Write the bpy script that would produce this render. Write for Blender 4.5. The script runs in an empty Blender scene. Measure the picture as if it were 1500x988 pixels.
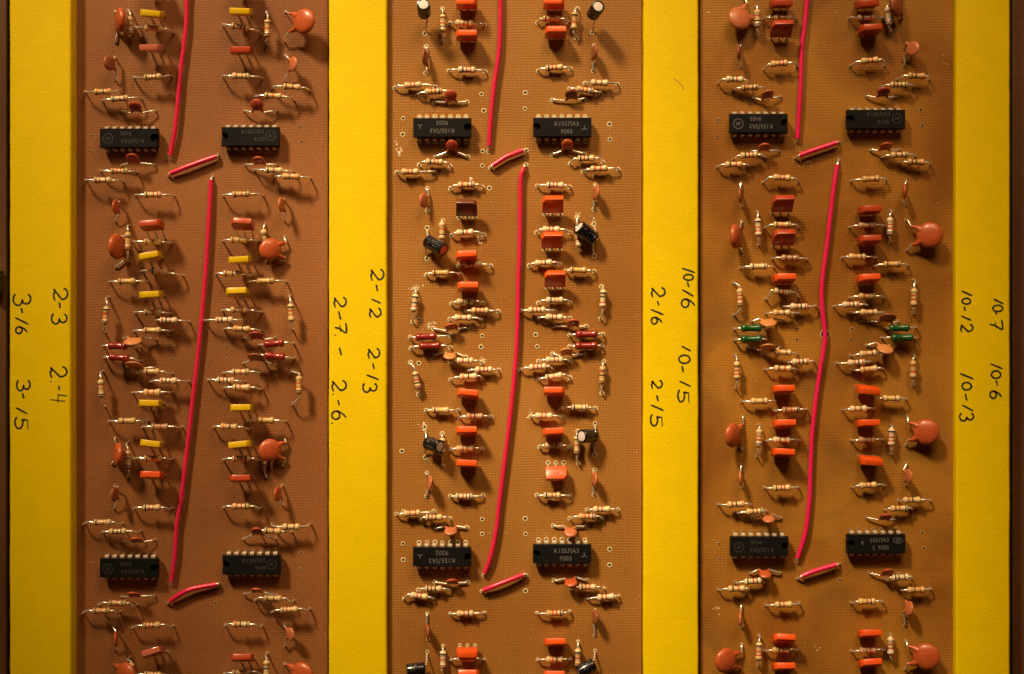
import bpy, bmesh, math, random
from mathutils import Vector, Matrix
random.seed(7)

# ------------------------------------------------------------------ units
# Everything is laid out in "units" of S metres (0.23 mm); z = 0 is the face of the middle board.
S = 0.00023
D = 2040.0                      # lens height over the middle board, in units
SC = bpy.context.scene
COL = SC.collection

# ------------------------------------------------------------------ camera
cam_d = bpy.data.cameras.new('camera')
cam = bpy.data.objects.new('camera', cam_d)
COL.objects.link(cam)
cam.location = (0, 0, D * S)
cam_d.sensor_width = 36
cam_d.lens = 36 * D / 1500
cam_d.clip_start = 0.01
cam_d.clip_end = 50
cam_d.dof.use_dof = True
cam_d.dof.focus_distance = (D - 6) * S
cam_d.dof.aperture_fstop = 9.0
SC.camera = cam

# ------------------------------------------------------------------ world and lamps
w = bpy.data.worlds.new('World')
SC.world = w
w.use_nodes = True
w.node_tree.nodes['Background'].inputs[0].default_value = (1.0, 0.40, 0.12, 1)
w.node_tree.nodes['Background'].inputs[1].default_value = 0.036

def lamp(name, kind, loc, target, energy, colour, size, **kw):
    l = bpy.data.lights.new(name, kind)
    o = bpy.data.objects.new(name, l)
    COL.objects.link(o)
    o.location = loc
    d = Vector(target) - Vector(loc)
    o.rotation_euler = d.to_track_quat('-Z', 'Y').to_euler()
    l.energy = energy
    l.color = colour
    if kind == 'SPOT':
        l.shadow_soft_size = size
        l.spot_size = kw['cone']
        l.spot_blend = kw['blend']
    else:
        l.shape = 'DISK'
        l.size = size
    return o

KEY = Vector((-0.56, 1.04, 0.80))
lamp('key_lamp', 'SPOT', Vector((0.00, 0.0, 0)) + KEY * 1.0, (-0.010, 0.004, 0), 224, (1.0, 0.80, 0.47), 0.14, cone=math.radians(13.6), blend=1.0)
lamp('soft_lamp', 'AREA', (0.13, 0.58, 0.50), (0.10, 0.01, 0), 3.5, (1.0, 0.70, 0.36), 0.36)

SC.view_settings.view_transform = 'Standard'
SC.view_settings.look = 'None'
SC.view_settings.exposure = 0.0
SC.view_settings.gamma = 1.0

# ------------------------------------------------------------------ materials
def mat(name, col, rough=0.5, metal=0.0, spec=0.5, var=0.0, scale=900.0, bump=0.0, bscale=1500.0, coat=0.0):
    m = bpy.data.materials.new(name)
    m.use_nodes = True
    nt = m.node_tree
    b = nt.nodes['Principled BSDF']
    b.inputs['Base Color'].default_value = (*col, 1)
    b.inputs['Roughness'].default_value = rough
    b.inputs['Metallic'].default_value = metal
    b.inputs['Specular IOR Level'].default_value = spec
    b.inputs['Coat Weight'].default_value = coat
    b.inputs['Coat Roughness'].default_value = 0.12
    if var > 0 or bump > 0:
        tc = nt.nodes.new('ShaderNodeNewGeometry')
    if var > 0:
        n = nt.nodes.new('ShaderNodeTexNoise')
        n.inputs['Scale'].default_value = scale
        n.inputs['Detail'].default_value = 3
        nt.links.new(tc.outputs['Position'], n.inputs['Vector'])
        r = nt.nodes.new('ShaderNodeMapRange')
        r.inputs['From Min'].default_value = 0.3
        r.inputs['From Max'].default_value = 0.7
        r.inputs['To Min'].default_value = 1 - var
        r.inputs['To Max'].default_value = 1 + var
        nt.links.new(n.outputs['Fac'], r.inputs['Value'])
        v = nt.nodes.new('ShaderNodeVectorMath')
        v.operation = 'SCALE'
        v.inputs[0].default_value = col
        nt.links.new(r.outputs['Result'], v.inputs['Scale'])
        nt.links.new(v.outputs['Vector'], b.inputs['Base Color'])
    if bump > 0:
        n2 = nt.nodes.new('ShaderNodeTexNoise')
        n2.inputs['Scale'].default_value = bscale
        n2.inputs['Detail'].default_value = 4
        nt.links.new(tc.outputs['Position'], n2.inputs['Vector'])
        bp = nt.nodes.new('ShaderNodeBump')
        bp.inputs['Strength'].default_value = bump
        bp.inputs['Distance'].default_value = 0.0004
        nt.links.new(n2.outputs['Fac'], bp.inputs['Height'])
        nt.links.new(bp.outputs['Normal'], b.inputs['Normal'])
    return m

def board_mat(name, c1, c2, smudge, cross, strength, rough):
    """Glass-cloth laminate: woven threads as relief and a little colour, broad uneven staining."""
    m = bpy.data.materials.new(name)
    m.use_nodes = True
    nt = m.node_tree
    L = nt.links.new
    b = nt.nodes['Principled BSDF']
    g = nt.nodes.new('ShaderNodeNewGeometry')
    def math_(op, a, bb=None):
        n = nt.nodes.new('ShaderNodeMath'); n.operation = op
        for i, x in enumerate((a, bb)):
            if x is None: continue
            if hasattr(x, 'links'): L(x, n.inputs[i])
            else: n.inputs[i].default_value = x
        return n.outputs[0]
    def noise(scale, det=3, vec=None):
        n = nt.nodes.new('ShaderNodeTexNoise')
        n.inputs['Scale'].default_value = scale
        n.inputs['Detail'].default_value = det
        L(vec or g.outputs['Position'], n.inputs['Vector'])
        return n
    # wander of the threads
    wn = noise(60, 2)
    off = nt.nodes.new('ShaderNodeVectorMath'); off.operation = 'SCALE'
    L(wn.outputs['Color'], off.inputs[0]); off.inputs['Scale'].default_value = 0.0011
    add = nt.nodes.new('ShaderNodeVectorMath'); add.operation = 'ADD'
    L(g.outputs['Position'], add.inputs[0]); L(off.outputs['Vector'], add.inputs[1])
    sp = nt.nodes.new('ShaderNodeSeparateXYZ'); L(add.outputs['Vector'], sp.inputs[0])
    kx = 2 * math.pi / (4.3 * S); ky = 2 * math.pi / (3.9 * S)
    sx = math_('SINE', math_('MULTIPLY', sp.outputs['X'], kx))
    sy = math_('SINE', math_('MULTIPLY', sp.outputs['Y'], ky))
    weave = math_('ADD', math_('MULTIPLY', sx, cross), sy)
    patch = noise(90, 3)
    amt = nt.nodes.new('ShaderNodeMapRange')
    amt.inputs['From Min'].default_value = 0.35; amt.inputs['From Max'].default_value = 0.65
    amt.inputs['To Min'].default_value = 0.25; amt.inputs['To Max'].default_value = 1.0
    L(patch.outputs['Fac'], amt.inputs['Value'])
    weave = math_('MULTIPLY', weave, amt.outputs['Result'])
    grain = noise(2600, 2)
    height = math_('ADD', weave, math_('MULTIPLY', grain.outputs['Fac'], 2.2))
    bp = nt.nodes.new('ShaderNodeBump')
    bp.inputs['Strength'].default_value = strength
    bp.inputs['Distance'].default_value = 0.00012
    L(height, bp.inputs['Height']); L(bp.outputs['Normal'], b.inputs['Normal'])
    big = noise(20 if smudge else 14, 4)
    big.inputs['Distortion'].default_value = 0.8 if smudge else 0.0
    ramp = nt.nodes.new('ShaderNodeMapRange')
    ramp.inputs['From Min'].default_value = 0.35; ramp.inputs['From Max'].default_value = 0.66
    L(big.outputs['Fac'], ramp.inputs['Value'])
    mx = nt.nodes.new('ShaderNodeMix'); mx.data_type = 'RGBA'
    L(ramp.outputs['Result'], mx.inputs['Factor'])
    mx.inputs[6].default_value = (*c1, 1); mx.inputs[7].default_value = (*c2, 1)
    out = mx.outputs[2]
    if smudge:
        sm = noise(24, 5)
        sm.inputs['Distortion'].default_value = 1.2
        r2 = nt.nodes.new('ShaderNodeMapRange')
        r2.inputs['From Min'].default_value = 0.56; r2.inputs['From Max'].default_value = 0.70
        r2.inputs['To Max'].default_value = smudge
        L(sm.outputs['Fac'], r2.inputs['Value'])
        m2 = nt.nodes.new('ShaderNodeMix'); m2.data_type = 'RGBA'
        L(r2.outputs['Result'], m2.inputs['Factor']); L(out, m2.inputs[6])
        m2.inputs[7].default_value = (0.10, 0.055, 0.020, 1)
        out = m2.outputs[2]
    k = nt.nodes.new('ShaderNodeMapRange')
    k.inputs['From Min'].default_value = -1.6; k.inputs['From Max'].default_value = 1.6
    k.inputs['To Min'].default_value = 0.86; k.inputs['To Max'].default_value = 1.17
    L(weave, k.inputs['Value'])
    gk = nt.nodes.new('ShaderNodeMapRange')
    gk.inputs['From Min'].default_value = 0.3; gk.inputs['From Max'].default_value = 0.7
    gk.inputs['To Min'].default_value = 0.78; gk.inputs['To Max'].default_value = 1.24
    L(grain.outputs['Fac'], gk.inputs['Value'])
    sc = nt.nodes.new('ShaderNodeVectorMath'); sc.operation = 'SCALE'
    L(out, sc.inputs[0]); L(math_('MULTIPLY', k.outputs['Result'], gk.outputs['Result']), sc.inputs['Scale'])
    L(sc.outputs['Vector'], b.inputs['Base Color'])
    b.inputs['Roughness'].default_value = rough
    b.inputs['Specular IOR Level'].default_value = 0.24
    return m

M = {}
M['board1'] = board_mat('reddish_laminate', (0.195, 0.068, 0.021), (0.275, 0.102, 0.033), 0, 0.35, 0.15, 0.48)
M['board2'] = board_mat('tan_laminate', (0.250, 0.096, 0.019), (0.335, 0.145, 0.032), 0, 0.9, 0.25, 0.40)
M['board3'] = board_mat('brown_laminate', (0.200, 0.068, 0.010), (0.350, 0.148, 0.022), 0.38, 0.7, 0.20, 0.38)
M['board0'] = board_mat('dimmed_laminate', (0.085, 0.034, 0.014), (0.120, 0.050, 0.020), 0, 0.3, 0.16, 0.5)  # edge strips: the dimness at the outer sides is put into the laminate colour
M['yellow'] = mat('yellow_paint', (0.71, 0.490, 0.0), 0.5, spec=0.15, var=0.03, scale=160, bump=0.24, bscale=1100)
M['ink'] = mat('dark_ink', (0.014, 0.016, 0.006), 0.6)
M['lead'] = mat('tinned_wire', (0.82, 0.74, 0.64), 0.24, metal=0.7)
M['pin'] = mat('tinned_pin', (0.66, 0.54, 0.43), 0.3, metal=0.4)
M['chip'] = mat('black_moulding', (0.007, 0.006, 0.007), 0.45, spec=0.16, var=0.2, bump=0.06, bscale=2500)
M['print'] = mat('grey_print', (0.125, 0.11, 0.11), 0.6)
M['print_dim'] = mat('faint_grey_print', (0.040, 0.036, 0.037), 0.6)
M['pad'] = mat('cream_pad', (0.62, 0.47, 0.25), 0.4, var=0.25, scale=2500)
M['pad_dim'] = mat('brown_pad', (0.36, 0.19, 0.08), 0.45, var=0.25, scale=2500)
M['hole'] = mat('drill_hole', (0.010, 0.005, 0.003), 0.8)
M['wire1'] = mat('crimson_insulation', (0.60, 0.014, 0.066), 0.30, var=0.08)
M['wire3'] = mat('pink_insulation', (0.68, 0.012, 0.100), 0.30, var=0.08)
M['sleeve'] = mat('black_sleeve', (0.006, 0.005, 0.007), 0.25, var=0.3, scale=1200, coat=0.3)
M['capend_red'] = mat('red_end_disc', (0.70, 0.15, 0.08), 0.5)
M['capend_pale'] = mat('pale_end_disc', (0.62, 0.50, 0.48), 0.5)
M['mlt_red'] = mat('red_lacquer', (0.24, 0.016, 0.012), 0.22, var=0.35, scale=2500, coat=0.5)
M['mlt_green'] = mat('green_lacquer', (0.012, 0.075, 0.022), 0.22, var=0.35, scale=2500, coat=0.5)
M['disc_orange'] = mat('orange_brown_coating', (0.42, 0.076, 0.021), 0.34, var=0.12, scale=700, bump=0.12, bscale=1200)
M['disc_salmon'] = mat('salmon_coating', (0.45, 0.125, 0.050), 0.38, var=0.12, scale=700, bump=0.12, bscale=1200)
M['disc_tan'] = mat('tan_coating', (0.54, 0.20, 0.065), 0.4, var=0.12, scale=700)
M['disc_red'] = mat('dark_red_coating', (0.36, 0.052, 0.022), 0.36, var=0.12, scale=700)
M['disc_brown'] = mat('brown_coating', (0.28, 0.072, 0.028), 0.40, var=0.12, scale=700)
M['t_y'] = mat('yellow_plastic', (0.64, 0.38, 0.005), 0.33, var=0.06)
M['t_o'] = mat('orange_plastic', (0.70, 0.080, 0.008), 0.33, var=0.08)
M['t_r'] = mat('brick_red_plastic', (0.40, 0.045, 0.012), 0.32, var=0.10)
M['t_m'] = mat('maroon_plastic', (0.13, 0.030, 0.014), 0.32, var=0.10)
M['t_p'] = mat('rosy_brown_plastic', (0.46, 0.12, 0.07), 0.12, var=0.06)
M['back'] = mat('dark_backing', (0.030, 0.012, 0.006), 0.8)
M['dust'] = mat('pale_dust', (0.70, 0.52, 0.36), 0.7)
M['flux'] = mat('white_flux', (0.74, 0.66, 0.54), 0.5, var=0.2, scale=3000)
M['purple'] = mat('purple_print', (0.22, 0.045, 0.07), 0.6)
BEIGE = {'b': (0.60, 0.40, 0.19), 'p': (0.66, 0.50, 0.31), 't': (0.54, 0.32, 0.13), 's': (0.42, 0.23, 0.12)}  # s: beige with shade put into its colour, for resistors lying in shadow
for k, c in BEIGE.items():
    M['body_' + k] = mat({'b': 'beige', 'p': 'pale', 't': 'tan', 's': 'brown'}[k] + '_lacquer', c, 0.26, spec=0.6, var=0.10, scale=1800)
BANDC = {'r': ('red', (0.50, 0.030, 0.015)), 'k': ('black', (0.012, 0.012, 0.012)), 'b': ('blue', (0.020, 0.025, 0.10)),
         'o': ('orange', (0.60, 0.15, 0.02)), 'n': ('brown', (0.16, 0.045, 0.018)), 'y': ('yellow', (0.66, 0.42, 0.03)),
         'g': ('green', (0.03, 0.07, 0.035)), 'w': ('white', (0.68, 0.60, 0.52))}
for k, (n, c) in BANDC.items():
    M['band_' + k] = mat(n + '_band', c, 0.4)

# ------------------------------------------------------------------ helpers
ZB = {1: -12.0, 2: 0.0, 3: 0.0}
def P(px, py, z=0.0):
    """A point of the place, in units, seen at (px, py) of the photograph, at height z."""
    k = (D - z) / D
    return Vector(((px - 750) * k, (494 - py) * k, z))

def link(name, me, parent=None, M4=None):
    o = bpy.data.objects.new(name, me)
    COL.objects.link(o)
    if parent is not None:
        o.parent = parent
    if M4 is not None:
        o.matrix_local = M4
    return o

def mesh(name, verts, faces, mats, midx=None, smooth=None):
    me = bpy.data.meshes.new(name)
    me.from_pydata([tuple(Vector(v) * S) for v in verts], [], faces)
    for m in (mats if isinstance(mats, (list, tuple)) else [mats]):
        me.materials.append(m)
    if midx:
        me.polygons.foreach_set('material_index', midx)
    if smooth is not None:
        me.polygons.foreach_set('use_smooth', [True] * len(me.polygons))
        me.set_sharp_from_angle(angle=math.radians(smooth))
    me.update()
    return me

def thing(name, origin, cat, group=None):
    o = bpy.data.objects.new(name, None)
    o.empty_display_size = 0.002
    COL.objects.link(o)
    o.location = origin * S
    o['category'] = cat
    if group: o['group'] = group
    return o

def T(v): return Matrix.Translation(Vector(v) * S)

def frame(x, y, z, o):
    return Matrix(((x[0], y[0], z[0], o[0] * S), (x[1], y[1], z[1], o[1] * S), (x[2], y[2], z[2], o[2] * S), (0, 0, 0, 1)))

def smooth_path(pts, n=5):
    pts = [Vector(p) for p in pts]
    ext = [pts[0] * 2 - pts[1]] + pts + [pts[-1] * 2 - pts[-2]]
    out = []
    for i in range(1, len(ext) - 2):
        a, b, c, d = ext[i - 1:i + 3]
        for k in range(n):
            t = k / n
            out.append(0.5 * ((2 * b) + (c - a) * t + (2 * a - 5 * b + 4 * c - d) * t * t + (3 * b - a - 3 * c + d) * t ** 3))
    out.append(pts[-1])
    return out

def tube(pts, rad, seg=7, caps=True, v=None, f=None):
    v = [] if v is None else v
    f = [] if f is None else f
    base = len(v)
    n = len(pts)
    prev = None
    for i, p in enumerate(pts):
        d = (pts[min(i + 1, n - 1)] - pts[max(i - 1, 0)]).normalized()
        if prev is None:
            up = Vector((0, 0, 1)) if abs(d.z) < 0.9 else Vector((1, 0, 0))
            a = d.cross(up).normalized()
        else:
            a = (prev - d * prev.dot(d)).normalized()
        prev = a
        b = d.cross(a)
        r = rad[i] if isinstance(rad, (list, tuple)) else rad
        for k in range(seg):
            t = 2 * math.pi * k / seg
            v.append(p + (a * math.cos(t) + b * math.sin(t)) * r)
    for i in range(n - 1):
        for k in range(seg):
            q = base + i * seg + k
            q2 = base + i * seg + (k + 1) % seg
            f.append((q, q2, q2 + seg, q + seg))
    if caps:
        f.append(tuple(base + k for k in reversed(range(seg))))
        f.append(tuple(base + (n - 1) * seg + k for k in range(seg)))
    return v, f

def lathe_x(profile, seg, mats, bandmap, name, sm=60):
    """profile: list of (x, r); bandmap: material index per span."""
    v, f, mi = [], [], []
    for x, r in profile:
        for k in range(seg):
            t = 2 * math.pi * k / seg
            v.append((x, r * math.cos(t), r * math.sin(t)))
    for i in range(len(profile) - 1):
        for k in range(seg):
            q, q2 = i * seg + k, i * seg + (k + 1) % seg
            f.append((q, q + seg, q2 + seg, q2)); mi.append(bandmap[i])
    f.append(tuple(range(seg))); mi.append(bandmap[0])
    f.append(tuple((len(profile) - 1) * seg + k for k in reversed(range(seg)))); mi.append(bandmap[-1])
    return mesh(name, v, f, mats, mi, sm)

# ------------------------------------------------------------------ the setting
def box_mesh(name, x0, x1, y0, y1, z0, z1, m, bev=0.0, seg=2):
    bm = bmesh.new()
    vs = [bm.verts.new(Vector(p) * S) for p in ((x0, y0, z0), (x1, y0, z0), (x1, y1, z0), (x0, y1, z0), (x0, y0, z1), (x1, y0, z1), (x1, y1, z1), (x0, y1, z1))]
    for q in ((0, 3, 2, 1), (4, 5, 6, 7), (0, 1, 5, 4), (1, 2, 6, 5), (2, 3, 7, 6), (3, 0, 4, 7)):
        bm.faces.new([vs[i] for i in q])
    if bev:
        bmesh.ops.bevel(bm, geom=bm.edges[:], offset=bev * S, segments=seg, affect='EDGES', profile=0.5)
    me = bpy.data.meshes.new(name)
    bm.to_mesh(me); bm.free()
    me.materials.append(m)
    if bev:
        me.polygons.foreach_set('use_smooth', [True] * len(me.polygons))
        me.set_sharp_from_angle(angle=math.radians(40))
    return me

YT, YB = 760.0, -760.0
bk = link('backing_surface', box_mesh('backing_surface', -1200, 1200, YB - 200, YT + 200, -48, -40, M['back']))
bk['kind'] = 'structure'

def bar_mesh(xa, xb, za, zb, notch=None):
    """A painted bar: rounded long edges that wander a little, as a brushed edge does."""
    prof = []
    R = 4.0
    prof.append((xa, za, 0))
    for k in range(5):
        t = math.pi - k * math.pi / 8
        prof.append((xa + R + R * math.cos(t), zb - R + R * math.sin(t), -1))
    for k in range(5):
        t = math.pi / 2 - k * math.pi / 8
        prof.append((xb - R + R * math.cos(t), zb - R + R * math.sin(t), 1))
    prof.append((xb, za, 0))
    rows = []
    N = 150
    v, f = [], []
    rl = rr = 0.0
    for i in range(N + 1):
        y = YB + (YT - YB) * i / N
        rl = 0.7 * rl + random.uniform(-0.22, 0.22)
        rr = 0.7 * rr + random.uniform(-0.22, 0.22)
        for x, z, s in prof:
            dx = rl if s < 0 else rr if s > 0 else 0
            if notch and s > 0 and abs(y - notch) < 7: dx -= 1.8 * (1 - abs(y - notch) / 7)
            v.append((x + dx, y, z))
    n = len(prof)
    for i in range(N):
        for k in range(n - 1):
            q = i * n + k
            f.append((q, q + 1, q + 1 + n, q + n))
    f.append(tuple(range(n))); f.append(tuple(N * n + k for k in reversed(range(n))))
    return v, [tuple(reversed(q)) for q in f]

BARTOP = 13.0
BARS = []
bar_spec = [(13.5, 104.0, 'yellow painted bar at the reddish board numbered 3-16, 3-15, 2-3 and 2-4', None),
            (481.5, 567.0, 'yellow painted bar between reddish and tan boards numbered 2-7, 2-6, 2-12 and 2-13', None),
            (942.5, 1023.5, 'yellow painted bar between tan and smudgy boards numbered 2-16, 2-15, 10-16, 10-15', None),
            (1400.0, 1480.0, 'yellow painted bar beyond the green resistors numbered 10-12, 10-13, 10-7 and 10-6', 494 - 125)]
for xa, xb, lab, nt_ in bar_spec:
    a, b = P(xa, 494, BARTOP).x, P(xb, 494, BARTOP).x
    v, f = bar_mesh(a, b, -40.0, BARTOP, nt_)
    o = thing('yellow_bar', Vector(((a + b) / 2, 0, -40)), 'bar', 'yellow numbered bars')
    o['label'] = lab
    off = Vector(((a + b) / 2, 0, -40))
    link('painted_strip', mesh('painted_strip', [Vector(p) - off for p in v], f, M['yellow'], smooth=35), o)
    BARS.append((o, off))

# handwriting: strokes in a unit box (u along the line of writing, v up), drawn as flat ink ribbons on the bar
def arc(cx, cy, rx, ry, a0, a1, n=9):
    return [(cx + rx * math.cos(math.radians(a0 + (a1 - a0) * i / n)), cy + ry * math.sin(math.radians(a0 + (a1 - a0) * i / n))) for i in range(n + 1)]
GLYPH = {
    '1': [[(0.05, 0.0), (0.5, 0.52), (0.95, 1.0)]],
    '2': [arc(0.45, 0.68, 0.42, 0.32, 170, -20) + [(0.1, 0.05), (0.3, 0.12), (0.55, 0.02), (1.0, 0.12)]],
    '3': [arc(0.45, 0.74, 0.4, 0.26, 160, -80) + arc(0.48, 0.25, 0.5, 0.27, 80, -150)],
    '4': [[(0.25, 1.0), (0.1, 0.45), (0.95, 0.42)], [(0.8, 0.85), (0.62, 0.0)]],
    '5': [[(0.25, 0.95), (0.2, 0.55)] + arc(0.42, 0.3, 0.48, 0.3, 110, -150), [(0.2, 0.97), (0.95, 1.0)]],
    '6': [[(0.75, 1.0), (0.35, 0.75), (0.1, 0.4)] + arc(0.5, 0.28, 0.4, 0.27, 170, 530, 14)],
    '7': [[(0.0, 0.9), (0.5, 0.97), (1.0, 0.92), (0.6, 0.45), (0.45, 0.0)], [(0.2, 0.42), (0.9, 0.52)]],
    '0': [arc(0.5, 0.5, 0.46, 0.48, 110, 475, 14)],
}
def ribbon(pts, wd, z, v, f):
    base = len(v)
    n = len(pts)
    for i, p in enumerate(pts):
        d = (pts[min(i + 1, n - 1)] - pts[max(i - 1, 0)])
        d = d.normalized() if d.length > 1e-6 else Vector((1, 0, 0))
        q = Vector((-d.y, d.x, 0))
        e = wd * (0.55 if i in (0, n - 1) else 1.0) * random.uniform(0.85, 1.12)
        v.append(Vector((p.x, p.y, z)) + q * e); v.append(Vector((p.x, p.y, z)) - q * e)
    for i in range(n - 1):
        f.append((base + 2 * i, base + 2 * i + 1, base + 2 * i + 3, base + 2 * i + 2))
def write(bar, chars):
    """chars: (glyph, x0, x1, y0, y1) in photograph pixels on the bar's face."""
    o, off = BARS[bar]
    v, f = [], []
    for g, x0, x1, y0, y1 in chars:
        if g == '-':
            strokes = [[(x0, y0), ((x0 + x1) / 2, (y0 + y1) / 2), (x1, y1)]]
        elif g == '.':
            strokes = [[(x0 - 1.2, y0 - 0.6), (x0 + 1.2, y0 + 0.6)]]
        else:
            strokes = [[(x0 + vv * (x1 - x0), y0 + uu * (y1 - y0)) for uu, vv in st] for st in GLYPH[g]]
        for st in strokes:
            pts = [P(x, y, BARTOP) for x, y in st]
            pts = smooth_path(pts, 3) if len(pts) > 2 and g != '4' else pts
            ribbon(pts, 1.36, BARTOP + 0.25, v, f)
    link('handwritten_lettering', mesh('handwritten_lettering', [Vector(p) - off for p in v], [tuple(reversed(q)) if False else q for q in f], M['ink']), o)
write(0, [('2', 78, 99, 422, 441), ('-', 87, 88, 443, 452), ('3', 76, 98, 459, 475)])
write(0, [('3', 20, 45, 430, 448), ('-', 31, 33, 451, 459), ('1', 22, 42, 465, 476), ('6', 23, 40, 478, 490)])
write(0, [('2', 73, 98, 537, 554), ('.', 75, 75, 559, 559), ('-', 86, 87, 565, 572), ('4', 74, 99, 577, 591)])
write(0, [('3', 25, 44, 556, 573), ('-', 33, 35, 576, 584), ('1', 23, 40, 597, 607), ('5', 22, 41, 611, 630)])
write(1, [('2', 489, 507, 435, 451), ('-', 496, 499, 456, 469), ('7', 490, 508, 473, 488), ('.', 491, 491, 491, 491), ('-', 497, 500, 509, 521)])
write(1, [('2', 486, 507, 557, 574), ('.', 488, 488, 578, 578), ('-', 495, 497, 586, 594), ('6', 486, 507, 601, 616), ('.', 486, 486, 620, 620)])
write(1, [('2', 543, 562, 394, 412), ('-', 551, 553, 417, 427), ('1', 544, 558, 438, 445), ('2', 541, 558, 451, 466)])
write(1, [('2', 539, 556, 510, 526), ('-', 546, 548, 532, 541), ('1', 537, 555, 549, 557), ('3', 532, 552, 561, 575)])
write(2, [('2', 954, 974, 421, 436), ('-', 963, 965, 441, 448), ('1', 953, 972, 453, 462), ('6', 954, 970, 464, 476)])
write(2, [('2', 954, 970, 557, 570), ('-', 962, 964, 579, 588), ('1', 953, 972, 593, 602), ('5', 953, 970, 607, 626)])
write(2, [('1', 999, 1018, 393, 400), ('0', 1001, 1016, 402, 411), ('-', 1007, 1009, 413, 421), ('1', 999, 1016, 424, 435), ('6', 998, 1018, 437, 452)])
write(2, [('1', 998, 1012, 507, 515), ('0', 994, 1011, 520, 533), ('-', 999, 1001, 536, 546), ('1', 995, 1012, 558, 567), ('5', 993, 1009, 571, 591)])
write(3, [('1', 1408, 1424, 426, 434), ('0', 1409, 1422, 437, 446), ('-', 1412, 1414, 449, 456), ('1', 1408, 1423, 463, 470), ('2', 1407, 1425, 475, 487)])
write(3, [('1', 1406, 1426, 547, 556), ('0', 1409, 1423, 560, 572), ('-', 1414, 1416, 577, 587), ('1', 1409, 1426, 593, 603), ('3', 1406, 1426, 605, 617)])
write(3, [('1', 1455, 1470, 438, 446), ('0', 1454, 1469, 447, 457), ('-', 1458, 1460, 457, 461), ('7', 1449, 1469, 469, 483)])
write(3, [('1', 1451, 1469, 533, 541), ('0', 1452, 1466, 543, 555), ('-', 1459, 1461, 557, 565), ('6', 1450, 1467, 572, 585)])

BOARD = {}
def make_board(x0, x1, z, m, label):
    a, b = P(x0, 494, z).x, P(x1, 494, z).x
    org = Vector(((a + b) / 2, 0, z - 7))
    o = thing('circuit_board', org, 'circuit board', 'circuit boards side by side')
    o['label'] = label
    link('laminate', box_mesh('laminate', a - org.x, b - org.x, YB, YT, 0, 7, m, 0.5, 1), o)
    return o, org
BOARD[1] = make_board(106.5, 480, ZB[1], M['board1'], 'reddish brown circuit board carrying the yellow transistors')
BOARD[2] = make_board(569, 940.2, ZB[2], M['board2'], 'tan woven circuit board carrying the black barrel capacitors')
BOARD[3] = make_board(1025.5, 1398, ZB[3], M['board3'], 'smudgy brown circuit board carrying the four green resistors')
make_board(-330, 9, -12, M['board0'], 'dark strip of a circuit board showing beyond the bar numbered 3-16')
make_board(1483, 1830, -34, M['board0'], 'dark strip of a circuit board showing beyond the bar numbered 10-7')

# ------------------------------------------------------------------ component builders
PARTS = []          # every component: kind, look, photo position, board, object - the labels are written from these at the end
PADS = {1: [], 2: [], 3: []}
OX = OY = 0.0
B = 1
def tile(x, y, b):
    global OX, OY, B
    OX, OY, B = x, y, b
def px(x, y): return (OX + x / 3.8, OY + y / 3.8)
def hole(x, y, pad=True):
    q = px(x, y)
    if pad: PADS[B].append(q)
    return P(q[0], q[1], ZB[B])
def note(o, kind, look, x, y, **kw):
    q = px(x, y)
    PARTS.append(dict(o=o, kind=kind, look=look, x=q[0], y=q[1], b=B, **kw))

RES_H = {1: 23.0, 2: 10.5, 3: 15.0}
BODY_CACHE = {}
def body_mesh(bands, tint, Lb):
    key = (bands, tint, Lb)
    if key in BODY_CACHE: return BODY_CACHE[key]
    n = len(bands)
    mats = [M['body_' + tint]]
    idx = {'.': 0}
    for ch in bands:
        if ch not in idx:
            idx[ch] = len(mats); mats.append(M['band_' + ch])
    def R(t):                                   # dumb-bell outline
        e = min(t, 1 - t)
        if e < 0.15: return 1.5 + (5.1 - 1.5) * math.sin(e / 0.15 * math.pi / 2) ** 0.8
        if e < 0.34: return 3.9 + 1.2 * (0.5 + 0.5 * math.cos((e - 0.15) / 0.19 * math.pi))
        return 3.9
    prof, bm_ = [], []
    ts = sorted(set([0, .02, .05, .09, .13, .17, .21, .25, .30, .34, .5, .66, .70, .75, .79, .83, .87, .91, .95, .98, 1]))
    sp = []
    for i, ch in enumerate(bands):
        c = 0.14 + 0.72 * (i + 0.5) / n
        if ch != '.': sp.append((c - 0.036, c + 0.036, ch))
    for a, b_, _ in sp: ts += [a, b_]
    ts = sorted(set(round(t, 4) for t in ts))
    for i, t in enumerate(ts):
        prof.append(((t - 0.5) * Lb, R(t)))
        if i < len(ts) - 1:
            mid = (t + ts[i + 1]) / 2
            bm_.append(next((idx[ch] for a, b_, ch in sp if a <= mid <= b_), 0))
    me = lathe_x(prof, 12, mats, bm_, 'body')
    BODY_CACHE[key] = me
    return me

MLT_CACHE = {}
def mlt_mesh(col, Lb):
    key = (col, Lb)
    if key not in MLT_CACHE:
        pr = [(0, 1.8), (.025, 3.2), (.06, 4.9), (.10, 5.8), (.15, 6.1), (.2, 5.8), (.26, 5.1), (.31, 4.8), (.5, 4.8), (.69, 4.8), (.74, 5.1), (.8, 5.8), (.85, 6.1), (.90, 5.8), (.94, 4.9), (.975, 3.2), (1, 1.8)]
        MLT_CACHE[key] = lathe_x([((t - .5) * Lb, r) for t, r in pr], 14, [M[col]], [0] * 16, 'body')
    return MLT_CACHE[key]

def lead(o, org, pts, rad=1.15, name='lead', n=4):
    sm = smooth_path(pts, n)
    v, f = tube([p - org for p in sm], rad, 6)
    return link(name, mesh(name, v, f, M['lead'], smooth=60), o)

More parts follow.
